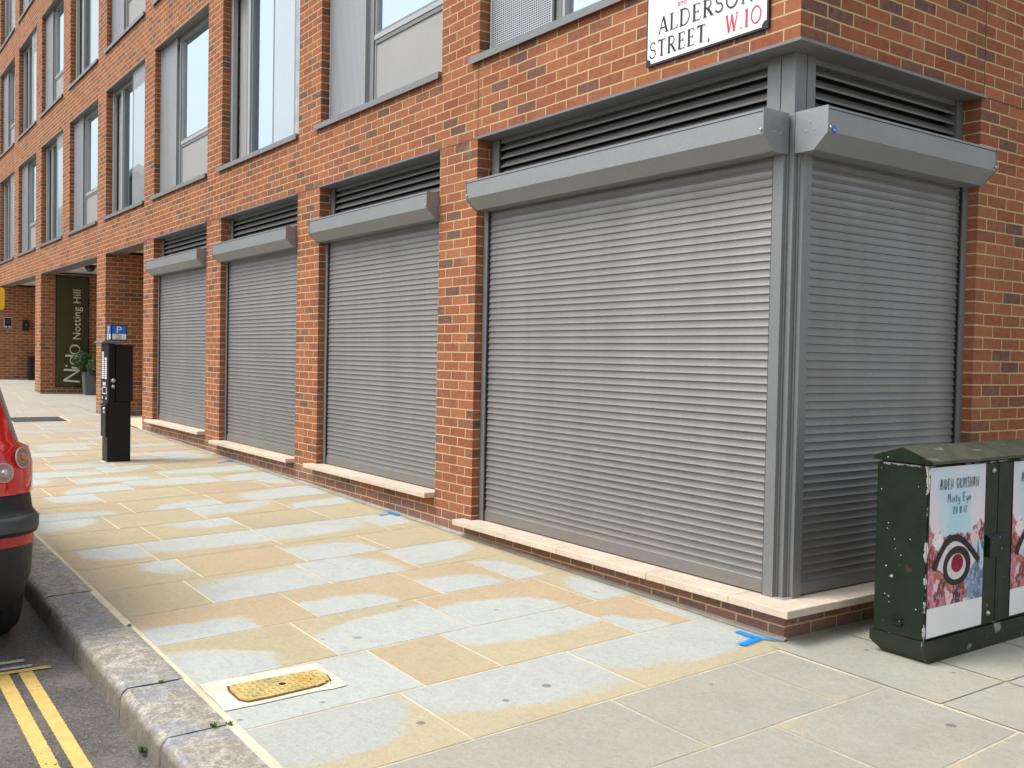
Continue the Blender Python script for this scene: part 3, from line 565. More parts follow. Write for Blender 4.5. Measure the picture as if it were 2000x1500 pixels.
for k, (s_, t_) in enumerate(FL):
    for i, (a, b) in enumerate(O):
        if i == 0: window(a, -1.25, s_, t_, 'C' if k == 0 else 'B')
        else:
            if k == 2 and i < 3: continue
            window(a, b, s_, t_, 'A' if (i+k) % 2 == 1 else 'B')

# ------------------------------------------------------------------ roller shutters
def shutter(x0, x1, zs, label, rz=0, gl=(.012, .068), gr=(.0, .068), hx=None, badge=False):
    o = empty('roller_shutter', (0, 0, 0), rz); tag(o, label, 'roller shutter', 'grey roller shutters along the shopfront')
    h0, h1 = hx or (x0+.02, x1-.005); zt = 2.80; zb = 2.588
    prof = [(-.115, zt), (-.115, 2.668), (-.03, zb), (.085, zb), (.085, zt)]
    h = MB(); h.prism(prof[::1], h0+.003, h1-.003); h.box(h0+.003, h1-.003, -.1175, -.1152, zt-.016, zt-.013, 1)
    e = [(-.119, zt+.003), (-.119, 2.666), (-.032, zb-.004), (.088, zb-.004), (.088, zt+.003)]
    h.prism(e, h0, h0+.003); h.prism(e, h1-.003, h1)
    hood = h.build('hood', [M['hood'], M['dark']], o)
    for xx in (h0+.016, h1-.016): MB().disc((xx, -.119, 2.69), .008, (0, -1, 0), 14, .004).dome((xx, -.123, 2.69), .007, (0, -1, 0), 12, 3).build('screw', M['chrome'], hood)
    for xx, sg in ((h1, 1), (h0, -1)):
        rv = MB()
        for (yy_, zz) in ((-.005, 2.735), (-.03, 2.69), (.02, 2.69)): rv.dome((xx, yy_, zz), .0045, (sg, 0, 0), 10, 3)
        rv.build('rivet', M['chrome'], hood)
    if badge: MB().disc((h0+.055, -.1155, 2.683), .02, (0, -1, 0), 20, .003).build('badge', M['navy'], hood); MB().box(h0+.047, h0+.063, -.1205, -.119, 2.678, 2.682).box(h0+.047, h0+.05, -.1205, -.119, 2.682, 2.69).box(h0+.06, h0+.063, -.1205, -.119, 2.674, 2.682).build('badge_mark', M['paper'], hood)
    c = MB(); xa, xb = x0+gl[1], x1-gr[1]; z = zs+.075; pr = [(0, 0), (.0006, .0076), (.0026, .0088), (.0056, .0074), (.0105, .0048), (.018, .0024), (.027, .0009), (.036, .0002), (.0448, 0)]
    while z < zb+.0:
        for (za, oa), (zc, oc) in zip(pr, pr[1:]):
            c.face([(xa, .088-oa, z+za), (xb, .088-oa, z+za), (xb, .088-oc, z+zc), (xa, .088-oc, z+zc)], smooth=True)
        z += .045
    c.build('curtain', M['shut'], o, merge=True)
    MB().box(xa, xb, .077, .098, zs+.008, zs+.075).build('bottom_bar', M['shut'], o, bevel=.002)
    for (a, b, s) in ((x0+gl[0], xa, 1), (x1-gr[0], xb, -1)):
        g = MB(); g.box(a, b-.006*s, .065, .125, zs, zb); g.box(b-.004*s, b+.004*s, .073, .12, zs, zb, 1); g.build('guide_rail', [M['frame'], M['dark']], o)
    return o
shutter(-3.02, -.14, .192, 'widest roller shutter on the long face, ending at the building corner', hx=(-3.0, -.128), gl=(.0, .062), gr=(.0, .075))
shutter(.14, BY, .192, 'darker roller shutter on the side street face behind the green cabinet', rz=R(90), hx=(.09, 1.745), gl=(.0, .075), gr=(.0, .065), badge=True)
shutter(O[1][0], O[1][1], .342, 'narrow roller shutter next to the widest one, second from the corner', hx=(-5.905, -3.588))
shutter(O[2][0], O[2][1], .342, 'middle roller shutter between two brick piers, third from the corner', hx=(-8.845, -6.495))
shutter(O[3][0], O[3][1], .417, 'farthest roller shutter, beside the colonnade and behind the parking machine', hx=(-11.85, -9.45))
# corner trim of the two big shutters
MB().box(-.14, -.1, .1, .14, .192, 2.8).box(-.14, -.131, .088, .099, .192, 2.585).box(-.099, -.088, .131, .14, .192, 2.585).box(-.16, -.07, .07, .16, .1925, .196, 1).build('corner_trim', [M['frame'], M['light']], B, bevel=.0015)

# ------------------------------------------------------------------ lettering
def arc(cx, cy, rx, ry, a0, a1, n=12): return [(cx+rx*math.cos(R(a0+(a1-a0)*i/n)), cy+ry*math.sin(R(a0+(a1-a0)*i/n))) for i in range(n+1)]
# glyphs on a unit cap height; each stroke: (points, width); serif pieces are short thin strokes
T1, T2 = .15, .075
G = {'A': (.72, [([(.06, 0), (.36, 1)], T2), ([(.36, 1), (.66, 0)], T1), ([(.17, .33), (.55, .33)], T2), ([(0, .015), (.16, .015)], .05), ([(.54, .015), (.76, .015)], .05)]),
     'L': (.58, [([(.12, 0), (.12, 1)], T1), ([(.0, .985), (.26, .985)], .05), ([(0, .02), (.52, .02)], .04), ([(.52, .0), (.56, .2)], T2)]),
     'D': (.78, [([(.12, 0), (.12, 1)], T1), ([(0, .98), (.3, .98)]+arc(.3, .5, .4, .48, 90, -90)+[(0, .02)], .065)]),
     'E': (.6, [([(.12, 0), (.12, 1)], T1), ([(0, .98), (.5, .98), (.53, .8)], .045), ([(.12, .52), (.42, .52)], .04), ([(.42, .43), (.42, .61)], .05), ([(0, .02), (.52, .02), (.57, .22)], .045)]),
     'R': (.7, [([(.12, 0), (.12, 1)], T1), ([(0, .98), (.3, .98)]+arc(.3, .74, .24, .24, 90, -90)+[(.12, .5)], .06), ([(.3, .5), (.62, .03)], T1), ([(.0, .015), (.26, .015)], .05), ([(.56, .015), (.74, .015)], .05)]),
     'S': (.54, [(arc(.26, .74, .2, .23, 40, 250, 14)[0:15]+arc(.26, .27, .22, .25, 70, -150, 14), .08), ([(.43, .95), (.44, .75)], .05), ([(.03, .26), (.03, .04)], .05)]),
     'O': (.86, [(arc(.42, .5, .36, .48, 0, 360, 28), .085)]), '0': (.86, [(arc(.42, .5, .34, .46, 0, 360, 28), .085)]),
     'N': (.86, [([(.13, 0), (.13, 1)], T2), ([(.13, 1), (.7, 0)], T1), ([(.7, 0), (.7, 1)], T2), ([(0, .985), (.2, .985)], .05), ([(.03, .015), (.24, .015)], .05), ([(.6, .985), (.8, .985)], .05)]),
     'T': (.66, [([(.32, 0), (.32, 1)], T1), ([(.0, .8), (.03, .97), (.61, .97), (.64, .8)], .045), ([(.2, .015), (.44, .015)], .05)]),
     ',': (.25, [([(.1, .1), (.12, 0), (.05, -.15)], .07)]), '.': (.25, [([(.07, .05), (.17, .05)], .1)]), ' ': (.3, []),
     'W': (1.0, [([(.08, 1), (.28, 0)], T1), ([(.28, 0), (.5, 1)], T2), ([(.46, 1), (.68, 0)], T1), ([(.68, 0), (.9, 1)], T2), ([(0, .985), (.18, .985)], .05), ([(.8, .985), (.98, .985)], .05)]),
     '1': (.4, [([(.2, 0), (.2, 1)], T1), ([(.05, .85), (.2, .98)], .04), ([(.08, .015), (.32, .015)], .05)])}
# thin hand-drawn capitals and lower case for the posters
HG = {'A': (.5, [[(0, 0), (.2, 1), (.28, .98), (.34, 0)], [(.08, .42), (.34, .44)]]), 'I': (.16, [[(.05, 0), (.07, 1)]]), 'D': (.42, [[(.05, 0), (.05, 1), (.3, .75), (.33, .3), (.05, 0)]]),
      'E': (.38, [[(.3, 1), (.05, .98), (.04, .5), (.26, .5)], [(.04, .5), (.05, 0), (.3, .02)]]), 'N': (.48, [[(.04, 0), (.06, 1), (.34, .1)], [(.34, .1), (.36, .98)]]), ' ': (.28, []),
      'G': (.46, [[(.36, .85), (.2, 1), (.05, .6), (.12, .05), (.3, .1), (.34, .45), (.2, .45)]]), 'R': (.42, [[(.05, 0), (.05, 1), (.3, .8), (.08, .5), (.34, 0)]]), 'M': (.5, [[(.03, 0), (.08, 1), (.2, .4), (.34, 1), (.4, 0)]]),
      'S': (.36, [[(.3, .9), (.14, 1), (.06, .72), (.26, .42), (.24, .05), (.04, .05)]]), 'H': (.42, [[(.05, 0), (.06, 1)], [(.05, .5), (.32, .5)], [(.32, 0), (.32, 1)]]), 'W': (.55, [[(.02, 1), (.12, 0), (.25, .7), (.36, 0), (.48, 1)]]),
      'i': (.18, [[(.08, 0), (.09, .5)], [(.09, .68), (.1, .72)]]), 's': (.28, [[(.22, .5), (.08, .45), (.2, .2), (.05, .02)]]), 't': (.26, [[(.12, .8), (.1, 0), (.2, .03)], [(0, .55), (.22, .55)]]), 'y': (.36, [[(.03, .55), (.1, .15), (.26, .2)], [(.28, .55), (.24, -.3), (.06, -.28)]]),
      'e': (.3, [[(.06, .25), (.24, .32), (.18, .52), (.05, .3), (.12, .02), (.26, .08)]]), '2': (.36, [[(.04, .8), (.18, 1), (.28, .75), (.03, .03), (.32, .03)]]), '0': (.38, [[(.18, 1), (.04, .5), (.18, 0), (.32, .5), (.18, 1)]]), '.': (.16, [[(.06, 0), (.08, .05)]]),
      '8': (.36, [[(.18, .55), (.05, .8), (.18, 1), (.3, .8), (.04, .25), (.18, 0), (.32, .25), (.18, .55)]]), '1': (.2, [[(.1, 0), (.1, 1)]])}
def ribbon(mb, pts, wd, f):
    """pts in plane; f maps (x, y) to 3-D"""
    P = [Vector(p) for p in pts]; L, Rr = [], []
    for i, p in enumerate(P):
        a = P[max(0, i-1)]; b = P[min(len(P)-1, i+1)]; d = (b-a); d = d.normalized() if d.length > 1e-6 else Vector((1, 0))
        n_ = Vector((-d.y, d.x)); k = 1
        if 0 < i < len(P)-1:
            d1 = (p-a).normalized(); k = 1/max(.45, abs(Vector((-d1.y, d1.x)).dot(n_)))
        L.append(p+n_*wd/2*k); Rr.append(p-n_*wd/2*k)
    mb.k = getattr(mb, 'k', 0)+1; o_ = Vector(f(0, 0)); nr = (Vector(f(1, 0))-o_).cross(Vector(f(0, 1))-o_).normalized()*(.00012*mb.k)
    for i in range(len(P)-1): mb.face([Vector(f(*q_))+nr for q_ in (Rr[i], Rr[i+1], L[i+1], L[i])])
def write(text, glyphs, x, y, h, xs_, f, mb, track=.1, hand=None, fit=None):
    tot = sum(glyphs[c][0] for c in text)+track*(len(text)-1); sx = (fit/(tot) if fit else h*xs_); cx = x
    for c in text:
        wd, st = glyphs[c]
        for s_ in st:
            pts, t = (s_, hand) if hand else s_
            if not hand: t = t*(h*.5+sx*.5)
            ribbon(mb, [(cx+px*sx, y+py*h) for px, py in pts], t, f)
        cx += (wd+track)*sx
    return cx
# street name sign
sg = empty('street_sign', (-.67, -.012, 3.255)); tag(sg, 'white enamel street name sign with black and red capitals above the lintel', 'street sign')
X0, X1 = -1.14, -.197
p = MB().box(X0, X1, -.018, -.002, 3.255, 3.80); o = p.build('plate_edge', M['signk']); 
o.parent = sg; o.matrix_parent_inverse = Matrix.Translation((.67, .012, -3.255))
def sgpart(mb, name, mat):
    o = mb.build(name, mat, sg); o.matrix_parent_inverse = Matrix.Translation((.67, .012, -3.255)); return o
fc = MB(); n_ = .032
def notch(cx, cz, a0): return [(cx+n_*math.cos(R(a0+90*i/6)), -.0195, cz+n_*math.sin(R(a0+90*i/6))) for i in range(7)]
a, b, c0, c1 = X0+.012, X1-.012, 3.267, 3.788
poly = notch(a, c0, 90)[::1] 
poly = [(a+n_*math.cos(R(90-90*i/6)), -.0195, c0+n_*math.sin(R(90-90*i/6))) for i in range(7)]+[(b+n_*math.cos(R(180-90*i/6)), -.0195, c0+n_*math.sin(R(180-90*i/6))) for i in range(7)]+[(b, -.0195, c1), (a, -.0195, c1)]
fc.face(poly); sgpart(fc, 'enamel_face', M['signw'])
F1 = lambda x_, z_: (x_, -.0205, z_)
t = MB(); write('STREET,', G, -1.108, 3.297, .098, 0, F1, t, .16, fit=.50); sgpart(t, 'lettering', M['signk']); t = MB(); write('ALDERSON', G, -1.035, 3.430, .098, 0, F1, t, .16, fit=.74); sgpart(t, 'lettering', M['signk'])
t = MB(); write('W.10', G, -.50, 3.297, .098, 0, F1, t, .08, fit=.26); sgpart(t, 'lettering', M['red'])
def btext(txt, size, mat, parent, mw, depth=.001, name='lettering', sx=1.0, align='LEFT', sp=1.0):
    cu = bpy.data.curves.new(name, 'FONT'); cu.body = txt; cu.size = size; cu.extrude = depth; cu.align_x = align; cu.space_character = sp; cu.resolution_u = 4
    tmp = bpy.data.objects.new('tmp', cu); C.objects.link(tmp); dg = bpy.context.evaluated_depsgraph_get(); me = bpy.data.meshes.new_from_object(tmp.evaluated_get(dg)); bpy.data.objects.remove(tmp)
    me.materials.clear(); me.materials.append(mat); o = bpy.data.objects.new(name, me); C.objects.link(o)
    if parent: o.parent = parent; o.matrix_parent_inverse = parent.matrix_world.inverted() if False else Matrix()
    o.matrix_basis = mw @ Matrix.Diagonal((sx, 1, 1, 1)); return o
FRONT = Matrix(((1, 0, 0, 0), (0, 0, -1, 0), (0, 1, 0, 0), (0, 0, 0, 1)))      # text plane facing -Y
SIDE = Matrix(((0, 0, 1, 0), (1, 0, 0, 0), (0, 1, 0, 0), (0, 0, 0, 1)))       # text plane facing +X, reading along +Y
o = btext('and', .052, M['red'], sg, Matrix.Translation((-.21, -.0085, .300)) @ FRONT, .0005)

# ------------------------------------------------------------------ colonnade: banner, planters, boxes, camera
bn = empty('wall_banner', (-20.87, 0, 0)); tag(bn, 'tall olive green panel with vertical cream lettering on the colonnade wall', 'sign')
MB().box(0, .02, .31, 1.02, .585, 3.12).build('border', M['signk'], bn); MB().box(.0, .023, .328, 1.00, .605, 3.10).build('panel', M['olive'], bn)
# text reads upwards: letter x axis -> +Z, letter y axis -> -Y
FU = lambda x_, y_: (.0245, y_, x_)
VERT = Matrix(((0, 0, 1, 0), (0, -1, 0, 0), (1, 0, 0, 0), (0, 0, 0, 1)))
btext('Notting Hill', .235, M['cream'], bn, Matrix.Translation((.024, .835, 1.66)) @ VERT, .001, sx=1.0, sp=1.03)
t = MB(); f = lambda x_, y_: (.0255, .83-y_*.36, .70+x_)
st = .042
ribbon(t, [(.0, 0), (.03, .98)], st, f); ribbon(t, [(.03, .98), (.26, .02)], st, f); ribbon(t, [(.26, .02), (.275, .95)], st, f)
ribbon(t, [(.30, .0), (.33, .5)], st, f); ribbon(t, [(px*.05+.365, py*.05+.80) for px, py in arc(0, 0, .2, .9, 0, 360, 12)], .03, f)
ribbon(t, [(x_, y_) for x_, y_ in arc(.49, .31, .085, .28, 20, 340, 18)], st*.9, f); ribbon(t, [(.585, .0), (.60, .85), (.57, .85)], st, f)
ribbon(t, arc(.74, .31, .10, .29, 0, 360, 24), st*.9, f)
t.build('logo_lettering', M['cream'], bn)
def planter(x, y, label):
    z = zg(x); o = empty('planter', (x, y, z)); tag(o, label, 'planter')
    pr = MB()
    for k in range(4):
        pass
    b0, b1, h = .12, .15, .52
    q = lambda r, zz: [(-r, -r, zz), (r, -r, zz), (r, r, zz), (-r, r, zz)]
    a_, b_ = q(b0, 0), q(b1, h)
    for i in range(4): pr.face([a_[i], a_[(i+1) % 4], b_[(i+1) % 4], b_[i]])
    c_, d_ = q(b1-.02, h), q(b1-.02, h-.03)
    for i in range(4): pr.face([b_[i], b_[(i+1) % 4], c_[(i+1) % 4], c_[i]]); pr.face([c_[i], c_[(i+1) % 4], d_[(i+1) % 4], d_[i]])
    pr.face(d_); pr.build('pot', M['lead'], o)
    return o
leafm = NT('box_leaf'); ri = leafm.noise(35, leafm.pos(), 2); leafm.P(Base_Color=leafm.mix(ri, (.02, .055, .014), (.055, .12, .03)), Roughness=.5)
def bush(x, y, z, r, label, seed):
    rnd = random.Random(seed); o = empty('box_shrub', (x, y, z-r)); tag(o, label, 'shrub', 'clipped shrubs at the entrance'); mb = MB()
    for i in range(1500):
        d = Vector((rnd.gauss(0, 1), rnd.gauss(0, 1), rnd.gauss(0, 1))).normalized(); rr = r*(.72+.3*rnd.random())*(1+.12*noise.noise(d*2.5+Vector((seed, 0, 0))))
        c = d*rr+Vector((0, 0, r)); u = Vector((rnd.uniform(-1, 1), rnd.uniform(-1, 1), rnd.uniform(-1, 1))).normalized(); v = u.orthogonal().normalized(); s_ = rnd.uniform(.010, .019)
        mb.face([c-u*s_*1.5, c+v*s_*.7, c+u*s_*1.5, c-v*s_*.7])
    mb.build('foliage', leafm.m, o); k = MB(); k.dome((0, 0, r), r*.66, (0, 0, 1)); k.dome((0, 0, r), r*.66, (0, 0, -1)); k.disc((0, 0, -.12), .02, (0, 0, 1), 8, .3); k.build('branches', bark(), o)
planter(-20.4, .95, 'grey square planter in front of the olive banner')
bush(-20.45, .80, 1.20, .21, 'dark clipped shrub against the olive banner', 3); bush(-20.2, 1.02, 1.06, .20, 'lighter clipped shrub spilling over the planter rim', 5)
wb = empty('wall_plaque', (-26.83, .1, 1.99)); tag(wb, 'small dark plaque with white rim on the far colonnade wall', 'plaque'); MB().box(0, .012, .0, .2, 0, .30).build('rim', M['signw'], wb); MB().box(0, .015, .012, .188, .012, .288).build('plate', M['signk'], wb)
for k, yy_ in enumerate((.03, .11)): MB().box(.015, .018, yy_, yy_+.05, .03, .06).build('emblem', M['paper'], wb)
MB().box(.015, .018, .03, .17, .15, .16).box(.015, .018, .04, .16, .19, .198).box(.015, .018, .03, .17, .23, .238).build('lettering', M['lead'], wb)
ib = empty('wall_box', (-26.83, .555, 1.94)); tag(ib, 'small black box fixed on the far colonnade wall', 'wall box'); MB().box(0, .10, 0, .15, 0, .30).build('case', M['bin'], ib, bevel=.01); MB().disc((.10, .08, .15), .02, (1, 0, 0), 12, .004).build('lens', M['chrome'], ib)
bi = empty('litter_bin', (-26.65, .82, zg(-26.6))); tag(bi, 'tall black bin at the foot of the far colonnade wall', 'bin'); MB().box(-.14, .14, -.13, .16, 0, .62).build('body', M['bin'], bi, bevel=.012); MB().box(-.15, .15, -.14, .17, .622, .65).build('rim', M['bin'], bi)
sc = empty('security_camera', (-18.35, .5, 3.2)); tag(sc, 'small black dome camera under the white soffit', 'security camera'); MB().disc((0, 0, 0), .13, (0, 0, -1), 20, .03).build('base', M['bin'], sc); MB().dome((0, 0, -.03), .11, (0, 0, -1)).build('dome', M['signk'], sc)
lt = empty('soffit_light', (-18.9, .3, 3.2)); tag(lt, 'flat round downlight in the white soffit beside the dome camera', 'ceiling light'); MB().disc((0, 0, 0), .16, (0, 0, -1), 20, .012).build('rim', M['lead'], lt)

# ------------------------------------------------------------------ drain and access cover
gr = empty('drain_grating', (-14.45, -1.15, zg(-14.45)+.006)); tag(gr, 'dark slotted grating in the pavement beyond the parking machine', 'drain cover')
g = MB(); sl_ = (zg(-15)-zg(-14))
def tilt(o, s=-.028): o.rotation_euler = (0, math.atan(-s), 0)
g.box(-.42, .42, -.46, .46, -.004, .0); g.build('frame', M['mortar'], gr)
g = MB(); g.box(-.36, .36, -.40, .40, .0, .003); g.build('recess', M['dark'], gr); g = MB()
for i in range(16): g.box(-.35, .35, -.39+i*.05, -.365+i*.05, .003, .010)
for i in range(3): g.box(-.35+i*.34, -.33+i*.34, -.39, .39, .0031, .009)
g.build('bars', simple('cast_iron', (.10, .11, .14), .55, .3), gr); gr.rotation_euler = (0, .031, 0)
ym = NT('yellowed_cast_iron'); q = ym.pos(); yv = ym.noise(7, q, 4); c = ym.mix(ym.mr(yv, .35, .6), (.50, .35, .10), (.58, .46, .19)); c = ym.mix(ym.mr(ym.noise(5, q, 3), .5, .65, 0, .8), c, (.30, .32, .18)); c = ym.mix(ym.mr(ym.noise(60, q, 3), .58, .7, 0, .8), c, (.14, .06, .02)); ym.P(Base_Color=c, Roughness=.7)
ym.bump(ym.noise(80, q, 2), .002)
ac = empty('access_cover', (-.70, -2.50, zg(-.7)+.0058)); tag(ac, 'rusty yellow chequered cover set in pale cement beside the kerb', 'access cover'); ac.rotation_euler = (0, math.atan(.018), 0)
k = MB(); k.face([(-.19, -.30, 0), (-.10, -.31, 0), (.02, -.305, 0), (.16, -.31, 0), (.158, -.15, 0), (.15, -.02, 0), (.142, .10, 0), (.15, .17, 0), (.14, .245, 0), (.03, .252, 0), (-.08, .245, 0), (-.20, .25, 0), (-.195, .10, 0), (-.202, -.08, 0)]); k.build('cement_surround', ground_mat('fresh_cement', (.66, .60, .48), (.82, .76, .62), (.48, .42, .33), 6, 70), ac)
ring = [(-.098, -.20), (-.04, -.215), (.075, -.215), (.112, -.19), (.112, -.10), (.10, .02), (.09, .13), (.05, .20), (-.02, .215), (-.10, .20), (-.105, .10)]
k = MB(); k.face([(x_*1.10, y_*1.05, .0012) for x_, y_ in ring]); k.build('rim', simple('rusty_rim', (.14, .06, .03), .9, bump=.001), ac)
k = MB(); k.prism(ring, .0015, .007, axis='z')
for i in range(8):
    for jx in range(15):
        xx = -.085+i*.024; yy_ = -.185+jx*.0265
        if abs(xx) < .095 and not (abs(yy_) < .02 and abs(xx) < .03): a_ = (i+jx) % 2; k.box(xx-(.009 if a_ else .003), xx+(.009 if a_ else .003), yy_-(.003 if a_ else .009), yy_+(.003 if a_ else .009), .007, .0095)
k.build('lid', ym.m, ac); MB().disc((0, 0, .0072), .016, (0, 0, 1), 12, .0006).build('key_hole', M['dark'], ac)
tag(bpy.data.objects.new('x', None)) if False else None

# ------------------------------------------------------------------ parking machine
pm = empty('parking_machine', (-8.72, -1.24, zg(-8.9)-.004)); tag(pm, 'black pay and display parking machine standing on the pavement', 'parking machine')
z0 = 0
MB().box(-.24, .0, -.134, .13, 0, .72).build('pedestal', M['black'], pm, bevel=.006)
MB().box(-.33, .012, -.045, .15, .72, 1.385).build('cabinet', M['black'], pm, bevel=.008)
dr = MB().box(-.345, .015, -.13, -.05, .715, 1.40).build('door', M['black'], pm, bevel=.012)
MB().prism([(-.20, 1.400), (-.20, 1.412), (-.15, 1.43), (.02, 1.43), (.02, 1.402), (-.14, 1.402)], -.37, .03).build('canopy', M['lead'], pm, bevel=.004)
F_ = -.130
d = MB(); d.box(-.285, -.20, F_-.003, F_, .98, 1.30); d.build('instruction_panel', M['paper'], dr); d = MB(); d.box(-.15, -.06, F_-.003, F_, .98, 1.23); d.build('tariff_panel', M['paper'], dr)
d = MB()
for i in range(12): d.box(-.275, -.21, F_-.0045, F_-.003, 1.0+i*.024, 1.008+i*.024)
for i in range(9): d.box(-.14, -.07, F_-.0045, F_-.003, 1.0+i*.024, 1.008+i*.024)
d.build('lettering', M['lead'], dr)
for i in range(4): MB().box(-.23+i*.035, -.208+i*.035, F_-.005, F_, .90, .94).build('key', M['paper'], dr)
d = MB(); d.box(-.26, -.245, F_-.005, F_, .80, .88); d.box(-.07, -.055, F_-.005, F_, .80, .88); d.box(-.22, -.10, F_-.005, F_, .875, .885); d.box(-.22, -.10, F_-.005, F_, .80, .81); d.box(-.27, -.24, F_-.005, F_, .74, .77); d.box(-.08, -.05, F_-.005, F_, .74, .77); d.build('payment_panel', M['paper'], dr)
for zz, r_ in ((.965, .026), (.895, .021)): MB().disc((.015, -.028-.05, zz), r_, (1, 0, 0), 18, .012)  .dome((.027, -.078, zz), r_*.7, (1, 0, 0)).build('lock', M['chrome'], pm)
d = MB().box(-.23, .004, -.155, -.135, .30, .69).build('lower_door', M['black'], pm, bevel=.005); MB().dome((-.05, -.155, .63), .02, (0, -1, 0)).dome((-.055, -.155, .59), .014, (0, -1, 0)).build('lock', M['chrome'], d)
MB().face([(-.28, -.18, .006), (.04, -.18, .006), (.04, .17, .006), (-.28, .17, .006)]).build('cement_pad', M['mortar'], pm)
sn = empty('parking_sign', (-8.72, -1.24, zg(-8.9)+1.426)); tag(sn, 'blue and white P sign box on top of the parking machine', 'sign')
MB().box(-.20, .0, -.10, .085, 0, .19).build('body', M['signk'], sn, bevel=.006)
MB().box(.0, .002, -.085, .07, .015, .08).build('white_panel', M['signw'], sn); MB().box(.0, .002, -.085, .07, .0805, .178).build('blue_panel', M['navy'], sn)
MB().box(-.185, -.015, -.102, -.1, .015, .08).build('white_panel', M['signw'], sn); MB().box(-.185, -.015, -.102, -.1, .0805, .178).build('blue_panel', M['navy'], sn)
btext('P', .115, M['paper'], sn, Matrix.Translation((.003, -.045, .090)) @ SIDE, .0006, sx=1.1); btext('Pay', .040, M['signk'], sn, Matrix.Translation((.003, -.042, .050)) @ SIDE, .0004); btext('here', .036, M['signk'], sn, Matrix.Translation((.003, -.042, .022)) @ SIDE, .0004)
btext('P', .115, M['paper'], sn, Matrix.Translation((-.135, -.103, .090)) @ FRONT, .0006, sx=1.1); btext('Pay', .036, M['signk'], sn, Matrix.Translation((-.13, -.103, .050)) @ FRONT, .0004); btext('here', .036, M['signk'], sn, Matrix.Translation((-.135, -.103, .022)) @ FRONT, .0004)

# yellow plate at the left edge of the picture
yp = empty('yellow_sign', (-2.98, -3.3, 0)); yp.location = (-5.59, -2.9, 0); tag(yp, 'rounded yellow plate cut by the left edge of the picture', 'sign')

# ------------------------------------------------------------------ green cabinet
cb = empty('street_cabinet', (.63, .27, 0)); tag(cb, 'chipped dark green metal cabinet with a pitched lid and pasted posters', 'street cabinet')
def cp(mb, name, mat, bevel=0):
    o = mb.build(name, mat, cb, bevel=bevel); o.matrix_parent_inverse = Matrix.Translation((-.63, -.27, 0)); return o
CX0, CX1, CY0, CY1 = .345, .625, .27, 1.62
cp(MB().box(CX0, CX1, CY0, CY1, .11, .975), 'body', M['cab'], .004)
pl = MB(); q = lambda dx, z, e=0: [(CX0-.012+dx, CY0-.012+dx, z), (CX1+.012-dx*.1, CY0-.012+dx, z), (CX1+.012-dx*.1, CY1, z), (CX0-.012+dx, CY1, z)]
lv = [q(0, .11), q(.0, .06), q(.07, -.03)]
for a_, b_ in zip(lv, lv[1:]):
    for i in range(4): pl.face([b_[i], b_[(i+1) % 4], a_[(i+1) % 4], a_[i]])
pl.face(lv[0]); cp(pl, 'plinth', M['cab'])
rf = MB(); rf.prism([(CX0-.015, .985), (CX1+.035, .985), (CX1+.035, 1.0), ((CX0+CX1)/2+.01, 1.062), (CX0-.015, 1.008)], CY0-.015, CY1+.02, axis='y'); rf_o = cp(rf, 'lid', M['cabtop'])
cp(MB().prism([(CX0-.013, .987), (CX1+.033, .987), (CX1+.033, .999), ((CX0+CX1)/2+.01, 1.058), (CX0-.013, 1.006)], CY0-.018, CY0-.014, axis='y'), 'gable_panel', M['cab'])
cp(MB().box(CX0+.02, CX1-.004, CY0+.01, CY1, .972, .987), 'shadow_gap', M['dark'])
o = btext('OTX', .022, M['signk'], cb, Matrix.Translation((CX0+.10-.63, CY0-.0195-.27, 1.005)) @ FRONT, .0004, sx=1.1)
for y0_, y1_ in ((CY0+.004, .905), (.912, CY1-.01)): cp(MB().box(CX1, CX1+.012, y0_, y1_, .125, .962), 'door', M['cab'], .003)
cp(MB().box(CX1+.012, CX1+.037, .80, .985, .475, .575).prism([(CX1+.012, .575), (CX1+.037, .575), (CX1+.012, .592)], .80, .985, axis='y'), 'hasp_cover', M['cab'], .003)
for (yy_, zz) in ((.852, .928), (.838, .178)): cp(MB().disc((CX1+.012, yy_, zz), .013, (1, 0, 0), 16, .003).dome((CX1+.015, yy_, zz), .011, (1, 0, 0), 14, 4), 'bolt', M['chrome'])
sl2 = MB()
for zz in (.205, .175): sl2.prism([(CY0-.000, zz), (CY0-.012, zz-.002), (CY0-.012, zz-.010), (CY0, zz-.014)], CX0+.105, CX0+.165)
cp(sl2, 'vent_louvre', M['cab'])
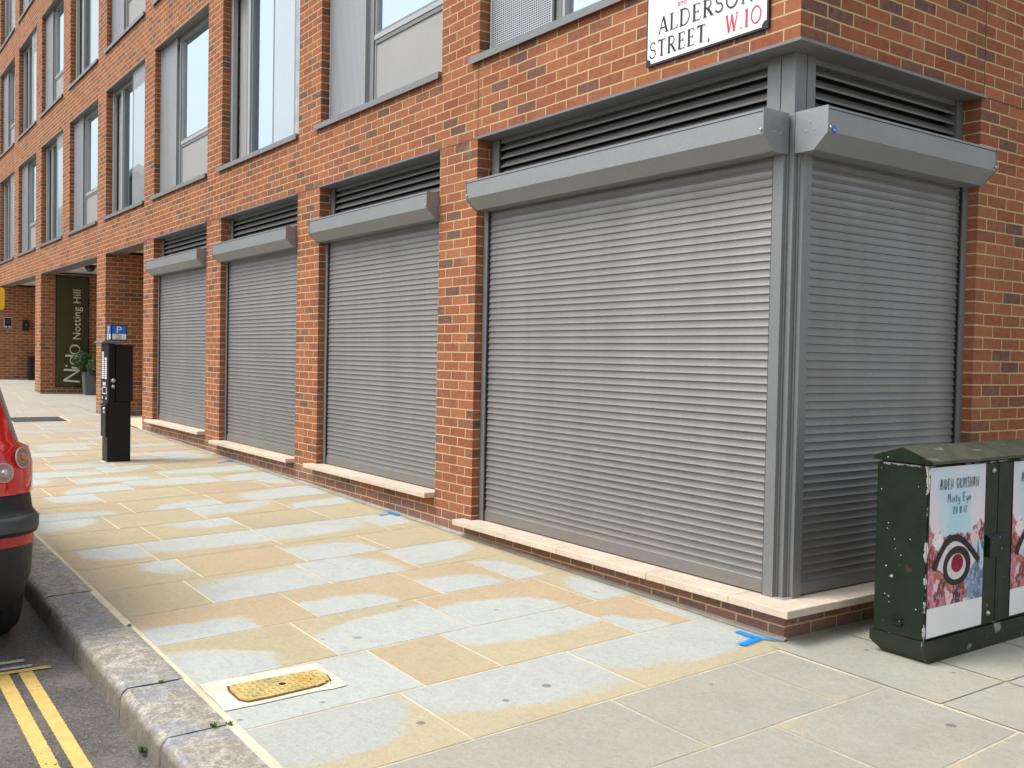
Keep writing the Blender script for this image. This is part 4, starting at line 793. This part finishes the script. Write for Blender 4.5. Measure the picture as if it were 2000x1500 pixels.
def poster(y0, w_, z1, h_, label, fold=0.0):
    po = cp(MB(), 'poster', M['paper']) if False else empty('poster', (0, 0, 0), 0, cb); po.location = (-.63+CX1+.0135, -.27+y0, z1-h_)
    po['label'] = label; n = 24
    def surf(mb, za, zb_, mi, rows_):
        for i in range(n):
            for k2 in range(rows_):
                ya, yb = w_*i/n, w_*(i+1)/n; z_a, z_b = za+(zb_-za)*k2/rows_, za+(zb_-za)*(k2+1)/rows_
                P = lambda y_, z_: (.0015+.0016*noise.noise(Vector((y_*9, z_*2.2, y0*5)))-(max(0, .03-y_)*.0), y_, z_)
                mb.face([P(ya, z_a), P(yb, z_a), P(yb, z_b), P(ya, z_b)], [(ya/w_, z_a/h_), (yb/w_, z_a/h_), (yb/w_, z_b/h_), (ya/w_, z_b/h_)], smooth=True)
    a_ = MB(); surf(a_, 0, h_*.172, 0, 3); a_.build('blank_strip', M['paper'], po, merge=True)
    a_ = MB(); surf(a_, h_*.172, h_, 0, 12); a_.build('artwork', M['poster'], po, merge=True)
    # a plain oval eye-like shape of the print
    e = MB(); fx = lambda y_, z_: (.0052, w_*y_, h_*z_)
    def blob(pts, dx, mat, nm): b_ = MB(); b_.face([(.0040+dx, w_*y_, h_*z_) for y_, z_ in pts]); b_.build(nm, mat, po)
    blob([(.14, .40)]+[(.14+.74*t_/14, .40+.155*math.sin(math.pi*(t_/14)**.8)+.01*t_/14) for t_ in range(1, 14)]+[(.88, .42)]+[(.88-.74*t_/14, .42-.10*math.sin(math.pi*t_/14)-.01*t_/14) for t_ in range(1, 14)], 0, paleart, 'printed_shape')
    blob(arc(.50, .40, .25, .118, 0, 360, 24)[:-1], .0006, darkart, 'printed_shape'); blob(arc(.49, .395, .17, .078, 0, 360, 24)[:-1], .0012, paleart, 'printed_shape'); blob(arc(.50, .415, .11, .055, 0, 360, 20)[:-1], .0018, redart, 'printed_shape')
    t = MB(); ribbon(t, [(w_*(.10+.80*t_/16), h_*(.395+.17*math.sin(math.pi*(t_/16)**.8)+.012*t_/16)) for t_ in range(17)], .034, lambda y_, z_: (.0052, y_, z_)); t.build('printed_shape', darkart, po)
    for tx, x_, y_, hh, tr, hn, ft in (('AIDEN GRIMSHAW', .16, .865, .062, .10, .0040, .70), ('Misty Eye', .30, .785, .052, .08, .0040, .42), ('20.8.12', .40, .715, .042, .06, .0036, .26)):
        t = MB(); write(tx, HG, w_*x_, h_*y_, h_*hh, 0, lambda a_, b_: (.0045, a_, b_), t, tr, hand=hn, fit=w_*ft); t.build('lettering', inkart, po)
    return po
paleart = ground_mat('poster_pale', (.62, .57, .60), (.80, .77, .79), (.45, .36, .42), 30, 150, 0); darkart = simple('poster_dark', (.012, .005, .010), .6); redart = ground_mat('poster_crimson', (.22, .01, .03), (.35, .03, .06), (.08, .01, .03), 60, 200, 0); inkart = simple('poster_ink', (.012, .014, .02), .6)
poster(.268, .505, .968, .84, 'poster nearer the corner with a blue sky and crimson collage')
poster(1.055, .505, .962, .83, 'poster at the right edge, half cut off')

# ------------------------------------------------------------------ parked car
RZ = -.095
car = empty('parked_car', (-1.93, -4.2, RZ)); tag(car, 'dark tall estate car with bright red tail light, cut by the left edge', 'car', None)
# coordinates: x forward is -X world; built directly in world minus origin
CW = .95; YC = -4.2
def ring(z, pr=0.0, side=0.0, N=11, front=-4.75):
    """plan outline of the body at height z (world metres above road); rear x offset pr, side offset"""
    rx, ry = pr, CW+side; rc = .26
    pts = []
    for i in range(N): t_ = math.pi/2*(i/(N-1)); pts.append((rx-rc+rc*math.sin(t_), ry-rc+rc*math.cos(t_)))     # from side to rear, kerb side
    left = [(x_, -y_) for x_, y_ in pts[::-1]]
    fr = []
    for i in range(N): t_ = math.pi/2*(i/(N-1)); fr.append((front+.4-.4*math.sin(t_), -(ry-.4)-.4*math.cos(t_)))
    fl_ = [(x_, -y_) for x_, y_ in fr[::-1]]
    return [(x_, y_, z) for x_, y_ in pts+left+fr+fl_]
# z, rear offset, side offset, front
LV = [(.24, -.10, -.10, -4.60), (.30, -.04, -.05, -4.70), (.42, .0, -.01, -4.75), (.645, .02, .0, -4.75), (.65, .045, .012, -4.75), (.67, .055, .018, -4.76), (.725, .055, .018, -4.76), (.74, .03, .004, -4.74), (.76, .0, -.004, -4.72), (.78, -.01, -.006, -4.70), (.84, -.03, -.01, -4.66)]
def loft(levels, name, mat, sel=None, off=0.0, parent=car, cap=False):
    rs = [ring(z, a_+off, b_+off, front=f_) for z, a_, b_, f_ in levels]; mb = MB(); n = len(rs[0])
    for p_, q_ in zip(rs, rs[1:]):
        for i in range(n):
            if sel and not sel(i, n): continue
            j_ = (i+1) % n; mb.face([p_[i], p_[j_], q_[j_], q_[i]][::-1], smooth=True)
    if cap: mb.face(rs[-1][::-1]); mb.face(rs[0])
    return mb.build(name, mat, parent, merge=True)
carred = NT('car_dark_paint'); carred.P(Base_Color=(.012, .013, .014), Roughness=.3, Metallic=.2, Coat_Weight=1., Coat_Roughness=.05)
carglass = NT('car_glass'); carglass.P(Base_Color=(.01, .012, .014), Roughness=.05, Specular_IOR_Level=.8, Coat_Weight=1.)
blkp = simple('black_bumper_plastic', (.012, .0125, .014), .55, 0, .2, 200, .0006); rub = simple('blue_black_rub_strip', (.045, .05, .058), .45)
lens = NT('red_lens'); lz = lens.pos(); wv = lens.n('TexWave', {'Vector': lens.scl(lz, (1, 1, 1)), 'Scale': 40., 'Distortion': 0.}, bands_direction='Z'); lens.P(Base_Color=lens.mix(wv.outputs[0], (.50, .005, .006), (.80, .02, .015)), Roughness=.12, Coat_Weight=1., Coat_Roughness=.03, Specular_IOR_Level=.6)
# wheel arch cut: keep the body above sill height only near the wheels by starting the side at .30
def body_sel(i, n): return True
loft(LV[3:6], 'bumper', blkp); loft(LV[:4], 'lower_bumper', blkp, cap=False)
loft(LV[5:8], 'rub_strip', rub); loft(LV[7:], 'bumper_top', blkp)
UP = [(.84, -.035, -.012, -4.68), (.95, -.05, -.014, -4.58), (1.02, -.065, -.02, -4.4), (1.07, -.08, -.045, -4.2), (1.085, -.09, -.07, -4.0)]
loft(UP, 'body', carred.m)
cabn = [(1.085, -.10, -.055, -3.3), (1.25, -.14, -.10, -3.1), (1.45, -.20, -.155, -2.9), (1.60, -.27, -.21, -2.7), (1.68, -.42, -.30, -2.5)]
loft(cabn[:4], 'window_band', carglass.m); loft(cabn[3:], 'roof', carred.m, cap=True)
# tail lamps on both rear corners
def lamp(side):
    N = 11
    e = empty('tail_light', (0, 0, 0), 0, car)
    levels = [(.842, -.038), (.87, -.036), (.93, -.040), (.98, -.048), (1.03, -.058), (1.065, -.068), (1.08, -.074), (1.11, -.086), (1.16, -.10), (1.25, -.135), (1.38, -.18), (1.50, -.23)]
    def lat(z): return -.004 if z < 1.0 else -.004-(z-1.0)*.28
    mb = MB(); rs = []
    for z, a_ in levels:
        r_ = ring(z, a_+.010, lat(z)+.006)[:N]
        rs.append([(x_, y_*side, z_) for x_, y_, z_ in r_[1 if z < 1.07 else (3 if z < 1.09 else 5):]])
    # resample to the same count
    def rsmp(r_, m=12):
        o_ = []
        for k_ in range(m):
            t_ = k_/(m-1)*(len(r_)-1); i_ = min(int(t_), len(r_)-2); f_ = t_-i_; o_.append(tuple(r_[i_][c_]*(1-f_)+r_[i_+1][c_]*f_ for c_ in range(3)))
        return o_
    ext = [r_+[(r_[-1][0], r_[-1][1]-side*(.10 if r_[-1][2] < 1.02 else .02), r_[-1][2])] for r_ in rs]; ext = [rsmp(r_) for r_ in ext]
    for p_, q_ in zip(ext, ext[1:]):
        for i in range(len(p_)-1): mb.face([p_[i], p_[i+1], q_[i+1], q_[i]] if side < 0 else [p_[i+1], p_[i], q_[i], q_[i+1]], smooth=True)
    mb.build('lens', lens.m, e, merge=True)
    # round clear bezels
    clear = simple('clear_reflector', (.62, .58, .54), .15, .6); amb = simple('amber_bulb', (.55, .20, .04), .2, .3)
    for (ang, z, r_, cc) in ((44, 1.02, .050, amb), (68, .955, .046, clear)):
        a_ = R(90-ang); c_ = Vector((-.045+.012-.26+.26*math.sin(R(ang)), side*(CW-.26+.26*math.cos(R(ang))), z)); ax = Vector((math.sin(R(ang)), side*math.cos(R(ang)), .12)).normalized()
        b_ = MB(); b_.torus(c_+ax*.002, r_, .003, ax, 28, 8); b_.build('bezel', clear, e); b_ = MB()
        u_ = ax.orthogonal().normalized(); v_ = ax.cross(u_)
        b_.disc(c_-ax*.0, r_, ax, 28, .004); b_.build('reflector', clear, e)
        b_ = MB()
        for k_ in range(24):
            t_ = k_*2*math.pi/24; d_ = u_*math.cos(t_)+v_*math.sin(t_); n2 = v_*math.cos(t_)-u_*math.sin(t_)
            b_.face([c_+d_*r_*.45-n2*.0012+ax*.006, c_+d_*r_*.95-n2*.0026+ax*.006, c_+d_*r_*.95+n2*.0026+ax*.006, c_+d_*r_*.45+n2*.0012+ax*.006])
        b_.build('facets', redlens2, e); MB().dome(c_+ax*.004, r_*.36, ax, 16, 5).build('bulb', cc, e)
redlens2 = simple('lens_rib', (.30, .05, .04), .3)
lamp(1); lamp(-1)
# dark side trim behind the lamp
refl = simple('bumper_reflector_red', (.45, .008, .010), .25, var=.2, nscale=80)
for sgn in (1, -1):
    mb = MB(); rr = [[(x_, y_*sgn, z_) for x_, y_, z_ in ring(z, a_, b_)[3:11]] for z, a_, b_ in ((.595, .022, .006), (.645, .027, .009))]
    for i in range(7): mb.face([rr[0][i], rr[0][i+1], rr[1][i+1], rr[1][i]] if sgn < 0 else [rr[0][i+1], rr[0][i], rr[1][i], rr[1][i+1]], smooth=True)
    mb.build('reflector', refl, car, merge=True)
tyre = simple('tyre_rubber', (.018, .018, .018), .8, 0, .2, 120, .001)
for wx in (-.70, -3.84):
    for sgn in (1, -1):
        wh = empty('wheel', (wx, sgn*.83, .365), 0, car); t = MB(); t.torus((0, 0, 0), .275, .09, (0, 1, 0), 36, 12, sq=1.25); t.build('tyre', tyre, wh)
        r_ = MB(); r_.disc((0, sgn*.05, 0), .20, (0, sgn, 0), 28, .01)
        for k_ in range(5):
            t_ = k_*2*math.pi/5; d_ = Vector((math.cos(t_), 0, math.sin(t_))); n2 = Vector((-math.sin(t_), 0, math.cos(t_))); c_ = Vector((0, sgn*.075, 0))
            r_.face([c_+d_*.03-n2*.03, c_+d_*.19-n2*.022, c_+d_*.19+n2*.022, c_+d_*.03+n2*.03])
        r_.build('rim', M['chrome'], wh)
MB().box(-4.4, -.25, -.8, .8, .22, .34).build('underbody', M['dark'], car)
# yellow plate geometry
MB().prism([(-.30, 1.796), (-.294, 1.782), (-.28, 1.776), (-.02, 1.776), (-.006, 1.782), (0, 1.796), (0, 1.936), (-.006, 1.95), (-.02, 1.956), (-.28, 1.956), (-.294, 1.95), (-.30, 1.936)], -.004, .004).build('plate', M['amber'], yp)
MB().disc((-.04, -.15, zg(-5.8)-.02), .03, (0, 0, 1), 14, 2.4).build('pole', M['lead'], yp)

# ------------------------------------------------------------------ buildings out of frame (seen mirrored in the panes)
def terrace(name, x0, x1, y0, y1, h, mat, label, face, fz):
    t_ = empty(name, ((x0+x1)/2, (y0+y1)/2, 0)); tag(t_, label, 'building'); ox, oy = (x0+x1)/2, (y0+y1)/2
    MB().box(x0-ox, x1-ox, y0-oy, y1-oy, -1, h).build('wall', mat, t_); MB().box(x0-ox-.3, x1-ox+.3, y0-oy-.3, y1-oy+.3, h, h+.5).build('parapet', M['stone'], t_)
    L = (y1-y0) if face == 'x' else (x1-x0); n = int(L/3.2)
    wn = MB()
    for i in range(n):
        for k_ in range(int(h/3.3)):
            u_ = (i+.5)*L/n-L/2; z_ = 1.2+k_*3.2
            if face == 'x': wn.box(fz-ox-.03, fz-ox+.03, u_-.55, u_+.55, z_, z_+1.8)
            else: wn.box(u_-.55, u_+.55, fz-oy-.03, fz-oy+.03, z_, z_+1.8)
    wn.build('window', M['glass'], t_)
terrace('terrace_building', -150, -74, -28, -16, 15, simple('old_stock_brick', (.10, .11, .085), .9, nscale=3), 'old terrace down the street, mirrored in the lower window panes', 'y', -16)
